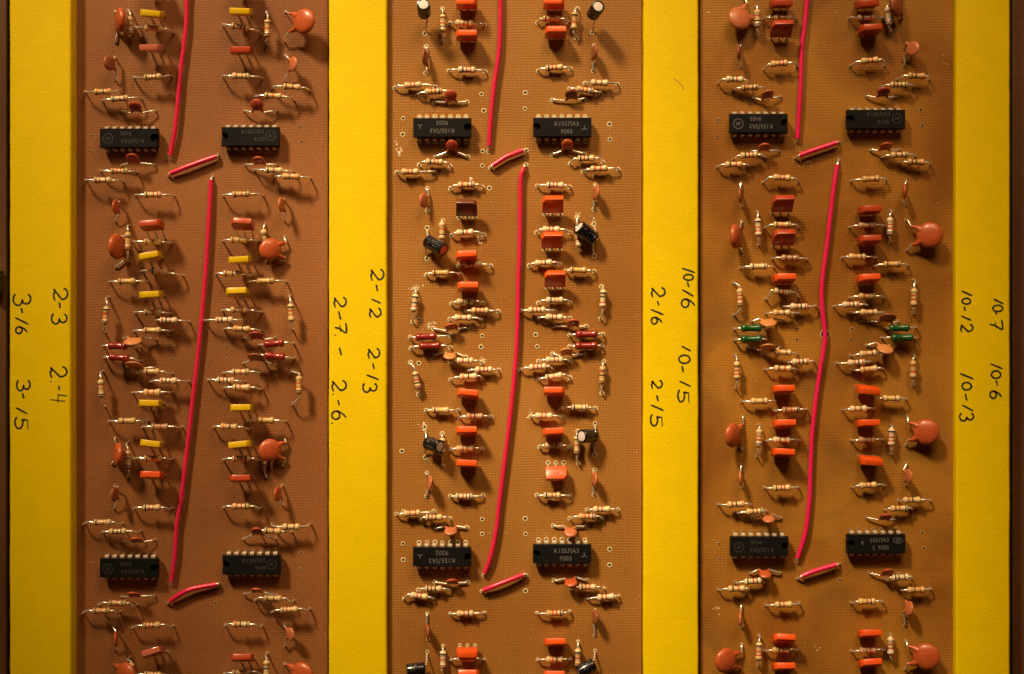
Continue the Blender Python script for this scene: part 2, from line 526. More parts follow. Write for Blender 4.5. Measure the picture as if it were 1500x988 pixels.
def axial(kind, me, Lb, x1, y1, x2, y2, bx, by, h, ang, look, group, lr=1.4):
    h1, h2 = hole(x1, y1), hole(x2, y2)
    q = px(bx, by)
    z = ZB[B] + h
    c = P(q[0], q[1], z)
    d = (h2 - h1); d.z = 0; d.normalize()
    if ang is not None:
        base = 0.0 if abs(d.x) > abs(d.y) else math.radians(-90)
        a = base + math.radians(ang)
        d = Vector((math.cos(a), math.sin(a), 0))
    tip = random.uniform(-0.05, 0.05)
    d = Vector((d.x, d.y, tip)).normalized()
    org = (h1 + h2) / 2
    o = thing(kind, org, 'resistor', group)
    side = d.cross(Vector((0, 0, 1))).normalized()
    up = side.cross(d)
    roll = random.uniform(-math.pi, math.pi)
    s2 = side * math.cos(roll) + up * math.sin(roll)
    link('body', me, o, frame(d, s2, d.cross(s2), c - org))
    for hp, sg in ((h1, -1), (h2, 1)):
        e = c + d * sg * (Lb / 2 - 1)
        run = max((hp - e).dot(d) * sg, 2.0)
        k1 = e + d * sg * run * 0.45
        k1.z = z - h * 0.04
        knee = Vector((hp.x, hp.y, 0)) * 0.88 + Vector((e.x, e.y, 0)) * 0.12
        knee.z = ZB[B] + h * 0.72
        lead(o, org, [e, k1, knee, Vector((hp.x, hp.y, ZB[B] + h * 0.25)), Vector((hp.x, hp.y, ZB[B] - 3))], lr)
    return o

def r(x1, y1, x2, y2, bx, by, bands='.......', tint=None, ang=None, h=None, L=27):
    if tint is None: tint = random.choice('bbbbtp' if B != 1 else 'bbtt')
    vert = abs(y2 - y1) > abs(x2 - x1)
    me = body_mesh(bands, tint, L)
    hh = RES_H[B] + random.uniform(-1.5, 1.5) if h is None else h
    o = axial('resistor', me, L, x1, y1, x2, y2, bx, by, hh, ang, None, 'banded resistors on the circuit boards')
    cols = [BANDC[ch][0] for ch in dict.fromkeys(bands) if ch != '.']
    tn = {'b': 'beige', 'p': 'pale', 't': 'tan', 's': 'brown'}[tint]
    look = (('-'.join(cols[:2]) + '-banded ' if cols else 'plain ') + tn + ' resistor')
    note(o, 'resistor', look, bx, by, way='lengthwise' if vert else 'crosswise')

def ml(col, x1, y1, x2, y2, bx, by, L=30, ang=None):
    o = axial('lacquered_resistor', mlt_mesh('mlt_' + col, L), L, x1, y1, x2, y2, bx, by, RES_H[B] + 1, ang, None,
              'dark red lacquered resistors' if col == 'red' else 'green lacquered resistors', 1.5)
    note(o, 'lacquered resistor', ('dark red' if col == 'red' else 'dark green') + ' lacquered resistor', bx, by, way='')

TR_CACHE = {}
def tr_mesh(col, flip, H=27.0):
    key = (col, flip, H)
    if key in TR_CACHE: return TR_CACHE[key]
    Lx, Ty = 31.0, 10.5
    bm = bmesh.new()
    s = -1 if flip else 1
    prof = [(-Lx / 2, 0), (Lx / 2, 0), (Lx / 2 - 0.6, H), (-Lx / 2 + 4.5, H), (-Lx / 2 + 0.4, H - 6)]
    if flip: prof = [(-a, b) for a, b in reversed(prof)]
    fr = [bm.verts.new(Vector((a, -Ty / 2 + (1.2 if b >= H - 1 else 0), b)) * S) for a, b in prof]
    bk_ = [bm.verts.new(Vector((a, Ty / 2 - (0.8 if b >= H - 1 else 0), b)) * S) for a, b in prof]
    n = len(prof)
    bm.faces.new(fr)
    bm.faces.new(list(reversed(bk_)))
    for i in range(n):
        bm.faces.new((fr[(i + 1) % n], fr[i], bk_[i], bk_[(i + 1) % n]))
    bmesh.ops.recalc_face_normals(bm, faces=bm.faces[:])
    bmesh.ops.bevel(bm, geom=bm.edges[:], offset=1.0 * S, segments=2, affect='EDGES', profile=0.5)
    me = bpy.data.meshes.new('body')
    bm.to_mesh(me); bm.free()
    me.materials.append(M['t_' + col])
    me.polygons.foreach_set('use_smooth', [True] * len(me.polygons))
    me.set_sharp_from_angle(angle=math.radians(30))
    TR_CACHE[key] = me
    return me

TNAME = {'y': 'yellow', 'o': 'bright orange', 'r': 'brick red', 'm': 'dark maroon', 'p': 'glossy rosy brown'}
LEG_H = {1: 19.0, 2: 7.0, 3: 8.0}
def t(cx, cy, h=45, ang=0.0, col='o', sg=1, flip=None, legs=None, lean=None, H=27.0):
    q = px(cx, cy)
    par = 27 * (494 - q[1]) / D
    want = sg * (h / 3.8 - 10.5)
    th = math.asin(max(-0.95, min(0.95, (want - par) / 27))) if lean is None else math.radians(lean)
    hb = LEG_H[B]
    z = ZB[B] + hb + H / 2 * math.cos(th) + (4 if lean is not None else 0)
    c = P(q[0], q[1], z)
    a = math.radians(ang)
    X = Vector((math.cos(a), math.sin(a), 0))
    Yh = Vector((-math.sin(a), math.cos(a), 0))
    V = Yh * math.sin(th) + Vector((0, 0, 1)) * math.cos(th)
    Yv = V.cross(X)
    bot = c - V * H / 2
    if flip is None: flip = random.random() < 0.35
    # holes straight under, a little towards the lean
    org = Vector((bot.x, bot.y, ZB[B])) - Yh * math.sin(th) * hb * 0.8
    if legs is not None: org.y = hole(cx, legs, False).y
    o = thing('transistor', org, 'transistor', 'flat three-legged transistors')
    link('body', tr_mesh(col, flip, H), o, frame(X, Yv, V, bot - org))
    for k in (-1, 0, 1):
        top = bot + X * k * 11 + V * 0.5
        hp = org + Vector((1, 0, 0)) * k * 11.3
        kk = hp + (top - hp) * 0.5; kk.z += 1.5
        PADS[B].append((750 + hp.x * D / (D - ZB[B]), 494 - hp.y * D / (D - ZB[B])))
        pts = [top, kk, Vector((hp.x, hp.y, ZB[B] - 3))]
        lead(o, org, pts, 1.45, 'leg', 3)
    if col == 'o' and sg < 0 and lean is not None:
        v, f = [], []
        for (ax, ay, bx_, by_) in ((-6, 15, -4, 18), (-4, 18, -2, 15), (0, 15, 1, 18), (1, 18, 3, 15.5), (4, 15, 4.5, 18), (4.5, 18, 7, 16), (-4, 9, -4, 12), (-4, 10.5, -1.5, 12), (-2.8, 10.8, -1.4, 9), (2, 9, 2.3, 12), (2.3, 12, 4, 12)):
            p0, p1 = Vector((ax, 0, ay)), Vector((bx_, 0, by_))
            d = (p1 - p0).normalized(); w_ = Vector((d.z, 0, -d.x)) * 0.4
            b0 = len(v)
            v += [p0 + w_, p0 - w_, p1 - w_, p1 + w_]; f.append((b0, b0 + 1, b0 + 2, b0 + 3))
        mk = [Vector((-p.x, 5.30, H + 1.5 - p.z)) for p in v]
        link('printed_lettering', mesh('printed_lettering', mk, f, M['purple']), o, frame(X, Yv, V, bot - org))
    note(o, 'transistor', TNAME[col] + ' flat transistor', cx, cy, way='')
    return o

DISC_CACHE = {}
def disc_mesh(R, th, col, k, neck):
    key = (R, th, col, round(k, 2), neck)
    if key in DISC_CACHE: return DISC_CACHE[key]
    v, f = [], []
    seg = 24
    prof = [(0.0, 1.0), (0.3, 0.965), (0.55, 0.86), (0.75, 0.70), (0.88, 0.50), (0.96, 0.29), (1.0, 0.0)]
    full = [(rr, hh) for rr, hh in prof] + [(rr, -hh) for rr, hh in reversed(prof[:-1])]
    rings = full[1:-1]
    v.append(Vector((0, 0, th / 2)))
    for rr, hh in rings:
        for s in range(seg):
            a = 2 * math.pi * s / seg
            v.append(Vector((R * rr * math.cos(a), R * rr * math.sin(a), hh * th / 2)))
    v.append(Vector((0, 0, -th / 2)))
    for s in range(seg):
        f.append((0, 1 + s, 1 + (s + 1) % seg))
    for i in range(len(rings) - 1):
        for s in range(seg):
            q, q2 = 1 + i * seg + s, 1 + i * seg + (s + 1) % seg
            f.append((q, q + seg, q2 + seg, q2))
    lb = 1 + (len(rings) - 1) * seg
    for s in range(seg):
        f.append((len(v) - 1, lb + (s + 1) % seg, lb + s))
    ends = []
    for sg in (-1, 1):
        p0 = Vector((sg * 0.42 * R, -0.62 * R, 0))
        p2 = Vector((sg * k * R, -(1.0 + neck) * R, 0))
        p1 = Vector((sg * (0.42 * 0.35 + k * 0.65) * R, -(0.62 * 0.35 + (1.0 + neck * 0.6) * 0.65) * R * 0.97, 0))
        sm = smooth_path([p0, p1, p2], 4)
        n = len(sm)
        w0 = min(th * 0.45, R * 0.34)
        v, f = tube(sm, [1.5 + (w0 - 1.5) * (1 - i / (n - 1)) ** 1.15 for i in range(n)], 8, True, v, f)
        ends.append(p2)
    me = mesh('body', v, f, M['disc_' + col], smooth=70)
    DISC_CACHE[key] = (me, ends)
    return DISC_CACHE[key]

CNAME = {'orange': 'orange-brown', 'salmon': 'salmon', 'tan': 'pale tan', 'red': 'dark red', 'brown': 'brown'}
def c(cx, cy, x1, y1, x2, y2, f, lean, R=9.5, th=None, col='orange', gap=None, neck=None, tw=0.0):
    """Ceramic disc on two wires: u runs between the holes, it leans over by the angle whose sine is f towards «lean» (a compass letter of the photograph)."""
    h1, h2 = hole(x1, y1), hole(x2, y2)
    big = R > 14
    if th is None: th = 14.0 if big else 6.0
    if gap is None: gap = {1: 14, 2: 6, 3: 9}[B] + (3 if big else 0)
    if neck is None: neck = 0.42 if big else 0.22
    u = h2 - h1; u.z = 0
    sep = u.length; u.normalize()
    if tw: u.rotate(Matrix.Rotation(math.radians(tw), 3, 'Z'))
    side = Vector((-u.y, u.x, 0))
    want = {'N': Vector((0, 1, 0)), 'S': Vector((0, -1, 0)), 'E': Vector((1, 0, 0)), 'W': Vector((-1, 0, 0))}[lean]
    if side.dot(want) < 0: side = -side
    fz = math.sqrt(max(0.0, 1 - f * f))
    V = side * f + Vector((0, 0, fz))
    q = px(cx, cy)
    ctr = P(q[0], q[1], ZB[B] + gap + fz * R)
    k = max(0.45, min(0.85, sep / 2 / R * (0.62 if big else 0.5)))
    if not big and lean in 'EW' and f < 0.5: f *= 0.55; fz = math.sqrt(1 - f * f); V = side * f + Vector((0, 0, fz)); ctr = P(q[0], q[1], ZB[B] + gap + fz * R)
    me, ends = disc_mesh(R, th, col, k, neck)
    W_ = u.cross(V)
    org = (h1 + h2) / 2
    o = thing('ceramic_disc_capacitor' if False else 'disc_capacitor', org, 'capacitor', 'big orange disc capacitors' if big else 'small disc capacitors')
    link('body', me, o, frame(u, V, W_, ctr - org))
    for hp, e in ((h1, ends[0]), (h2, ends[1])):
        p0 = ctr + u * e.x + V * e.y
        if p0.z < ZB[B] + 3: p0.z = ZB[B] + 3
        inner = ctr + (u * e.x + V * e.y) * 0.85
        m1 = p0.lerp(hp, 0.55); m1.z = max(ZB[B] + 4, p0.z * 0.75 + (ZB[B] + 2) * 0.25)
        near = hp.lerp(Vector((p0.x, p0.y, hp.z)), 0.06); near.z = ZB[B] + max(3.0, (p0.z - ZB[B]) * 0.5)
        lead(o, org, [inner, p0, m1, near, Vector((hp.x, hp.y, ZB[B] - 3))], 1.35)
    note(o, 'disc capacitor', ('big ' if big else 'small ') + CNAME[col] + ' disc capacitor', cx, cy, way='big' if big else 'small')

def e(ax, ay, bx, by, za, zb, pads, end='pale', R=10.0, L=31.0, look='', tail='a'):
    """Electrolytic can: axis from (ax, ay) at height za to the disc end (bx, by) at height zb; the wires leave the first end."""
    pa, pb = px(ax, ay), px(bx, by)
    A, E_ = P(pa[0], pa[1], ZB[B] + za), P(pb[0], pb[1], ZB[B] + zb)
    d = (E_ - A).normalized()
    Lb = (E_ - A).length
    holes_ = [hole(*p) for p in pads]
    org = Vector((A.x, A.y, ZB[B]))
    o = thing('barrel_capacitor', org, 'capacitor', 'black barrel capacitors')
    s1 = d.cross(Vector((0, 0, 1)))
    s1 = s1.normalized() if s1.length > 0.05 else Vector((1, 0, 0))
    s2 = d.cross(s1)
    Fm = frame(d, s1, s2, A - org)
    pr = [(0, R * .72), (.4, R * .93), (1.4, R), (4.6, R), (5.2, R * .93), (6.2, R * .93), (6.9, R), (Lb - 1.4, R), (Lb - .3, R * .92), (Lb, R * .80), (Lb - .8, R * .72)]
    link('sleeve', lathe_x(pr, 24, [M['sleeve']], [0] * (len(pr) - 1), 'sleeve', 35), o, Fm)
    link('end_disc', lathe_x([(Lb - 2.5, R * .70), (Lb - .7, R * .70), (Lb - .4, R * .55), (Lb - .35, R * .2)], 20, [M['capend_red' if end == 'red' else 'capend_pale']], [0, 0, 0], 'end_disc', 35), o, Fm)
    v, f = [], []                                   # printed dashes round the sleeve
    for row in range(9):
        a0 = row * 0.70 + random.uniform(-.1, .1)
        for i in range(4):
            if random.random() < 0.35: continue
            x0 = 8.5 + i * (Lb - 12) / 4 + random.uniform(-.5, .5)
            x1 = x0 + random.uniform(1.2, 3.6)
            da = random.choice((0.07, 0.16))
            b0 = len(v)
            for xx, aa in ((x0, a0), (x1, a0), (x1, a0 + da), (x0, a0 + da)):
                v.append((xx, (R + .06) * math.cos(aa), (R + .06) * math.sin(aa)))
            f.append((b0, b0 + 1, b0 + 2, b0 + 3))
    pm = link('printed_marking', mesh('printed_marking', v, f, M['print']), o, Fm)
    pm['kind'] = 'stuff'
    for i, hp in enumerate(holes_):
        sg = -1 if i == 0 else 1
        sd = s1 if (hp - A).dot(s1) * (1 if True else 0) >= 0 else -s1
        p0 = A + sd * 4.5 + d * 0.8
        p1 = A + sd * 5.0 - d * 2.2
        m1 = p1.lerp(hp, 0.5); m1.z = max(m1.z, ZB[B] + 4)
        lead(o, org, [p0, p1, m1, Vector((hp.x, hp.y, ZB[B] - 3))], 1.35)
    mx, my = (ax + bx) / 2, (ay + by) / 2
    note(o, 'barrel capacitor', 'black barrel capacitor with %s end disc' % ('red' if end == 'red' else 'pale'), mx, my, way='')

# ---- chips
def outline_notched(Lx, Wy, nx):
    pts = [(-Lx / 2, -Wy / 2), (Lx / 2, -Wy / 2), (Lx / 2, Wy / 2), (-Lx / 2, Wy / 2)]
    bite = [(-Lx / 2, nx)] + [(-Lx / 2 + 5.0 + 5.4 * math.sin(a) , 5.4 * math.cos(a) * nx / abs(nx) if False else 5.4 * math.cos(a)) for a in [math.pi * i / 10 for i in range(11)]] + [(-Lx / 2, -nx)]
    return pts + bite

def text_mesh(txt, size, mname):
    cu = bpy.data.curves.new('lettering', 'FONT')
    cu.body = txt
    cu.size = size * S
    cu.align_x = 'CENTER'; cu.align_y = 'CENTER'
    cu.resolution_u = 2
    ob = bpy.data.objects.new('lettering', cu)
    COL.objects.link(ob)
    bpy.context.view_layer.update()
    me = bpy.data.meshes.new_from_object(ob.evaluated_get(bpy.context.evaluated_depsgraph_get()))
    bpy.data.objects.remove(ob)
    me.materials.clear(); me.materials.append(M[mname])
    return me

PIN_ME = None
def chip(cx, cy, rot, lines, logo, dim=False, tilt=0.0, lookx=''):
    """Fourteen-pin chip: moulding with a half-round notch, bent tin pins, printed lettering."""
    global PIN_ME
    q = px(cx, cy)
    Lx, Wy, H = 85.0, 28.5, 20.0
    ctr = P(q[0], q[1], ZB[B] + H)
    org = Vector((ctr.x, ctr.y, ZB[B]))
    o = thing('chip', org, 'chip', 'black fourteen-pin chips')
    a = math.radians(180 * rot + tilt)
    R3 = Matrix.Rotation(a, 4, 'Z')
    bm = bmesh.new()
    def ring(pts, z): return [bm.verts.new(Vector((x_, y_, z)) * S) for x_, y_ in pts]
    rect = lambda s, z: ring([(-Lx / 2 * s[0], -Wy / 2 * s[1]), (Lx / 2 * s[0], -Wy / 2 * s[1]), (Lx / 2 * s[0], Wy / 2 * s[1]), (-Lx / 2 * s[0], Wy / 2 * s[1])], z)
    r0, r1, r2 = rect((.975, .90), 5), rect((1, 1), 11.5), rect((1, 1), 13.0)
    bm.faces.new(list(reversed(r0)))
    for p_, q_ in ((r0, r1), (r1, r2)):
        for i in range(4): bm.faces.new((p_[i], p_[(i + 1) % 4], q_[(i + 1) % 4], q_[i]))
    # upper half: outline with the notch bitten out of the short end
    n = 10
    def bite(sx, sy, rad):
        pts = [(-Lx / 2 * sx, -Wy / 2 * sy), (Lx / 2 * sx, -Wy / 2 * sy), (Lx / 2 * sx, Wy / 2 * sy), (-Lx / 2 * sx, Wy / 2 * sy)]
        pts.append((-Lx / 2 * sx, rad * .8))
        for i in range(n + 1):
            th = math.radians(127 - 254 * i / n)
            pts.append((-Lx / 2 + 4.5 - rad * math.cos(math.pi - abs(th)) * (1) if False else -Lx / 2 + 5.0 + rad * math.cos(th), rad * math.sin(th)))
        pts.append((-Lx / 2 * sx, -rad * .8))
        return pts
    b0, b1, b2 = ring(bite(1, 1, 5.6), 13.0), ring(bite(.985, .95, 5.6), 19.2), ring(bite(.978, .92, 5.9), 20.0)
    m_ = len(b0)
    for p_, q_ in ((b0, b1), (b1, b2)):
        for i in range(m_): bm.faces.new((p_[i], p_[(i + 1) % m_], q_[(i + 1) % m_], q_[i]))
    bm.faces.new(b2)
    fl = ring([(-Lx / 2 + 0.3, -6), (-Lx / 2 + 11, -6), (-Lx / 2 + 11, 6), (-Lx / 2 + 0.3, 6)], 14.0)
    bm.faces.new(fl)
    me = bpy.data.meshes.new('moulding')
    bm.to_mesh(me); bm.free()
    me.materials.append(M['chip'])
    link('moulding', me, o, R3)
    if PIN_ME is None:
        v, f = [], []
        prof = [(0, 12.4, 2.9), (2.2, 12.4, 2.9), (3.3, 11.4, 2.9), (3.6, 7.0, 2.9), (3.7, 6.4, 1.4), (4.0, -3.0, 1.2)]
        for y_, z_, hw in prof:
            v += [(-hw, y_, z_), (hw, y_, z_), (hw, y_ - 1.1, z_ - 1.0), (-hw, y_ - 1.1, z_ - 1.0)]
        for i in range(len(prof) - 1):
            for k in range(4):
                f.append((i * 4 + k, i * 4 + (k + 1) % 4, i * 4 + 4 + (k + 1) % 4, i * 4 + 4 + k))
        f.append((0, 1, 2, 3)); f.append(tuple(reversed(range(len(v) - 4, len(v)))))
        PIN_ME = mesh('pin', v, f, M['pin'])
    for s in (-1, 1):
        for k in range(7):
            m4 = R3 @ T(((k - 3) * 11.35, s * Wy / 2, 0)) @ Matrix.Rotation(0 if s > 0 else math.pi, 4, 'Z')
            link('pin', PIN_ME, o, m4)
            w4 = m4.translation / S
            hp = org + w4
            ang_ = Vector((0, 3.8 * s, 0)); ang_.rotate(R3)
            hp = hp + ang_
            PADS[B].append((750 + hp.x * D / (D - ZB[B]), 494 - hp.y * D / (D - ZB[B])))
    mn = 'print_dim' if dim else 'print'
    for txt, sz, x_, y_, sk in lines:
        link('lettering', text_mesh(txt, sz, mn), o, R3 @ T((x_, y_, H + .06)) @ Matrix.Rotation(math.radians(sk), 4, 'Z'))
    v, f = [], []
    lx = 32.0 if logo != 'oval' else 33.0
    def seg_(p0, p1, w_=0.45):
        d = Vector((p1[0] - p0[0], p1[1] - p0[1], 0)).normalized(); n_ = Vector((-d.y, d.x, 0)) * w_
        b_ = len(v)
        for p, s_ in ((p0, 1), (p0, -1), (p1, -1), (p1, 1)): v.append(Vector((p[0], p[1], H + .06)) + n_ * s_)
        f.append((b_, b_ + 1, b_ + 2, b_ + 3))
    if logo == 'tri':
        for an in (90, 210, 330):
            seg_((lx, -2), (lx + 3.6 * math.cos(math.radians(an)), -2 + 3.6 * math.sin(math.radians(an))), .55)
            seg_((lx + 3.6 * math.cos(math.radians(an)) - 1, -2 + 3.6 * math.sin(math.radians(an))), (lx + 3.6 * math.cos(math.radians(an)) + 1, -2 + 3.6 * math.sin(math.radians(an))), .4)
    else:
        rx, ry = (7.0, 7.0) if logo == 'ring' else (6.5, 4.0)
        lx, ly = (30.0, 1.0) if logo == 'ring' else (31, 5.5)
        for i in range(24):
            a0, a1 = i * 15, i * 15 + 15
            seg_((lx + rx * math.cos(math.radians(a0)), ly + ry * math.sin(math.radians(a0))), (lx + rx * math.cos(math.radians(a1)), ly + ry * math.sin(math.radians(a1))), .4)
        for dx in (-2.2, 0, 2.2): seg_((lx + dx - .8, ly - 2.4), (lx + dx + .8, ly + 2.4), .4)
    link('printed_logo', mesh('printed_logo', v, f, M[mn]), o, R3)
    seg_v = len(v)
    note(o, 'chip', 'black fourteen-pin chip', cx, cy, way='', rot=rot)
    return o

# ---- insulated wires
def wire(pts, bare0, bare1, mname, hmid=8.0, h0=3.0, h1=3.0, R=3.35, what='long'):
    """pts in tile pixels along the insulation; bare0/bare1 the hole of each bare end (None: runs on out of the picture)."""
    n = len(pts)
    W = []
    for i, (x_, y_) in enumerate(pts):
        q = px(x_, y_) if True else None
        k = i / (n - 1)
        hh = hmid
        if i == 0 and bare0: hh = h0 + R
        if i == n - 1 and bare1: hh = h1 + R
        W.append(P(q[0], q[1], ZB[B] + hh))
    org = Vector((W[0].x, W[0].y, ZB[B]))
    o = thing('insulated_wire', org, 'wire', what + ' insulated wires')
    sm = smooth_path(W, 7)
    v, f = tube([p - org for p in sm], R, 12)
    link('insulation', mesh('insulation', v, f, M[mname], smooth=60), o)
    for bp, end, nxt in ((bare0, sm[0], sm[1]), (bare1, sm[-1], sm[-2])):
        if not bp: continue
        hp = hole(*bp)
        d = (end - nxt).normalized()
        lead(o, org, [end - d * 1.5, end + d * 2.0, hp.lerp(end, 0.25) + Vector((0, 0, 1.0)), Vector((hp.x, hp.y, ZB[B] - 3))], 1.7, 'bare_end')
    m_ = pts[len(pts) // 2]
    note(o, 'wire', what, m_[0], m_[1], way=what)

# ------------------------------------------------------------------ the components, board by board
# Figures are positions read off enlargements of the photograph (3.8 to 1); holes first, then the middle of the body.
# ======== reddish board
tile(100, 0, 1)
c(290, 112, 262, 65, 265, 240, .42, 'E', 18, col='orange', gap=8)
r(345, 62, 350, 215, 346, 145, '..n.k', 's')
t(466, 78, 46, -5, 'y')
r(375, 165, 590, 185, 475, 158, '..r.r.', 't', ang=-3)
t(465, 268, 42, 0, 'p')
r(370, 440, 580, 430, 470, 430, 'g..r.n.')
c(228, 352, 262, 320, 265, 450, .5, 'W', 11, col='brown')
r(100, 520, 298, 515, 192, 512, 'o..n.o')
r(195, 570, 408, 555, 285, 550, 'g..r.n')
c(372, 595, 300, 622, 490, 620, .62, 'N', 9.5, col='red')
chip(335, 768, 1, [('K155ЛА3', 8.2, -6, 4.5, 0), ('9105', 8.2, 4, -6.5, 0)], 'ring', True)
c(357, 880, 300, 925, 485, 920, .55, 'N', 9.5, col='red')
wire([(690, -420), (675, -150), (660, 0), (655, 150), (625, 400), (597, 700), (568, 865)], None, (572, 895), 'wire1')
wire([(568, 967), (635, 940), (720, 908), (825, 872)], (560, 985), (835, 862), 'wire1', 9, 4, 4, 3.7, 'short')
t(960, 66, 46, -2, 'y')
r(865, 150, 1075, 190, 955, 152, 'n..n.k', 't')
r(1110, 72, 1107, 250, 1108, 160, 'n..r..k')
c(1312, 120, 1210, 70, 1205, 235, .90, 'E', 18.5, col='orange', gap=20)
t(963, 282, 50, 1, 'r')
c(1252, 358, 1210, 310, 1205, 455, .62, 'E', 11, col='salmon')
r(865, 435, 1080, 440, 960, 425, '.r..r.g')
r(1140, 495, 1350, 510, 1245, 485, 'n..n..')
r(1045, 548, 1255, 560, 1140, 535, 'g..r...')
c(1050, 585, 980, 620, 1160, 622, .82, 'N', 9.5, col='red')
chip(1012, 760, 0, [('K155ЛА3', 8.2, 4, 6.5, 0), ('9105', 8.2, 14, -4.5, 0)], 'ring', True)
c(1060, 893, 985, 920, 1165, 920, .42, 'N', 9.5, col='orange')
for q in ((125, 757), (125, 845), (1292, 705), (1297, 790)): hole(*q)
t(462, -98, 46, 2, 'r', flip=False)
t(958, -104, 46, -1, 'r', flip=False)
tile(100, 240, 1)
r(185, 45, 385, 50, 285, 42, 'n.r.r.g')
r(105, 98, 305, 100, 190, 92, 'n.r..n.')
r(1040, 40, 1260, 48, 1145, 37, 'g..n...')
r(1150, 78, 1350, 85, 1240, 72, '..n..o')
r(380, 180, 590, 180, 470, 173, 'g..r.r')
r(865, 185, 1085, 180, 962, 170, 'n..r.g')
c(265, 240, 265, 205, 265, 325, .30, 'W', 11, col='orange')
c(1187, 228, 1200, 195, 1205, 320, .42, 'W', 11, col='salmon')
wire([(795, 92), (781, 350), (762, 640), (735, 940), (705, 1212), (665, 1562), (628, 1870), (605, 2005), (593, 2180), (575, 2325)], (805, 68), (580, 2352), 'wire1')
t(465, 343, 66, 5, 'r', legs=425)
t(970, 335, 76, -3, 'r', legs=430)
r(345, 345, 345, 545, 331, 432, '.k....n')
r(1095, 340, 1105, 545, 1090, 416, '.k..r.', h=7)
c(270, 462, 262, 395, 262, 580, .34, 'W', 19, col='orange', gap=8)
c(1124, 478, 1205, 410, 1200, 545, .92, 'W', 16.5, col='orange', gap=11)
r(360, 440, 580, 445, 470, 435, 'n..n..', 't')
r(865, 435, 1065, 435, 950, 425, 'n..n..', 't')
t(455, 515, 50, 10, 'y')
t(955, 535, 42, 4, 'y')
r(415, 600, 640, 625, 505, 603, 'k..r..', 's')
r(235, 660, 445, 655, 325, 655, 'n...y.', 't')
r(825, 618, 1030, 625, 910, 612, 'n..k..')
r(1005, 660, 1215, 658, 1098, 653, '..y..n', 't')
t(460, 730, 44, 3, 'y')
t(942, 715, 58, 2, 'y')
r(375, 830, 575, 835, 470, 828, 'n..r..', 's')
r(860, 820, 1080, 825, 950, 815, '.n..r.', 't')
r(225, 745, 207, 940, 208, 845, 'k.rr.o.n')
r(495, 875, 675, 880, 558, 872, 'r.k.r..', 'p')
r(765, 873, 985, 872, 868, 870, 'r.k..r.', 'p')
r(370, 932, 580, 932, 468, 928, 'n..y...')
r(870, 922, 1080, 930, 965, 920, 'o..k..')
r(1240, 735, 1250, 925, 1240, 830, 'k.r.o..')
tile(100, 480, 1)
c(358, 78, 310, 65, 490, 68, .38, 'S', 13, col='tan')
ml('red', 200, 105, 405, 112, 275, 103, 29)
ml('red', 205, 172, 410, 185, 283, 168, 31)
c(366, 207, 325, 215, 490, 222, .30, 'N', 13, col='tan')
r(385, 255, 580, 258, 462, 245, '.n.....')
r(465, 300, 672, 300, 558, 296, 'r.k.r..', 'p')
r(195, 245, 205, 440, 183, 340, '.r.o..k')
r(360, 362, 585, 360, 467, 360, '.r..r..')
c(1046, 44, 980, 58, 1150, 58, .45, 'N', 11, col='red')
ml('red', 1065, 98, 1255, 90, 1145, 90, 31, ang=5)
ml('red', 1075, 155, 1260, 172, 1150, 160, 32)
c(1042, 165, 975, 200, 1160, 208, .42, 'N', 12, col='brown')
r(865, 255, 1080, 252, 960, 247, 'n..r..n')
r(780, 292, 985, 302, 875, 294, 'n.r.k.r', 'p')
r(865, 340, 1080, 342, 965, 333, 'n.r...')
r(1252, 240, 1250, 432, 1284, 320, '..r.o.k')
t(457, 422, 42, -1, 'y')
t(965, 447, 44, 1, 'y')
r(232, 522, 445, 520, 328, 520, '.n...y', 't')
r(1000, 520, 1215, 522, 1098, 517, '.n....', 't')
r(415, 555, 635, 555, 510, 552, 'n..r..', 's')
r(812, 555, 1020, 562, 895, 552, 'o..k..')
t(464, 648, 44, -7, 'y')
t(958, 652, 42, 6, 'y')
c(278, 708, 262, 615, 245, 760, .42, 'E', 18, col='orange', gap=9)
r(337, 640, 345, 830, 333, 735, '..b..k', 's')
r(370, 728, 585, 730, 470, 728, 'n..r..', 't')
r(865, 735, 1080, 735, 960, 730, 'n..r.k', 't')
c(1122, 684, 1205, 620, 1195, 770, .9, 'W', 17, col='orange', gap=11)
r(1095, 640, 1105, 835, 1090, 730, '.n..r.b', h=6)
t(465, 820, 44, -1, 'o')
t(962, 840, 46, 1, 'r')
c(258, 928, 258, 880, 258, 1010, .30, 'W', 11, col='brown')
c(1165, 926, 1192, 880, 1195, 990, .45, 'W', 11, col='orange')
for q in ((573, 108), (573, 178), (885, 108), (883, 176)): hole(*q)
tile(100, 728, 1)
r(370, 63, 580, 63, 465, 60, 'k.r.r..')
r(865, 58, 1080, 58, 960, 53, '.r.r.k')
r(95, 147, 305, 147, 190, 142, 'n..o..')
r(195, 195, 405, 190, 275, 193, '.n.n.n.')
c(377, 240, 305, 245, 485, 238, .40, 'N', 9.5, col='orange')
chip(335, 398, 1, [('K155ЛА3', 8.2, -6, 4.5, 0), ('9105', 8.2, 4, -6.5, 0)], 'ring', True)
c(1050, 190, 975, 235, 1155, 235, .62, 'N', 9, col='red')
r(1060, 185, 1245, 195, 1137, 190, 'g..n..')
r(1135, 150, 1350, 150, 1240, 167, '.n..n.')
chip(1017, 381, 0, [('K155ЛА3', 8.2, 4, 6.5, 0), ('9105', 8.2, 14, -4.5, 0)], 'ring', True)
wire([(565, 582), (620, 545), (690, 513), (828, 487)], (553, 598), (838, 482), 'wire1', 10, 4, 4, 3.7, 'short')
c(360, 543, 300, 553, 485, 548, .40, 'N', 9.5, col='orange')
r(175, 597, 385, 600, 275, 592, 'n..r..g')
r(90, 640, 290, 640, 185, 635, 'n..o..n')
c(1048, 520, 980, 540, 1160, 545, .40, 'N', 9, col='orange')
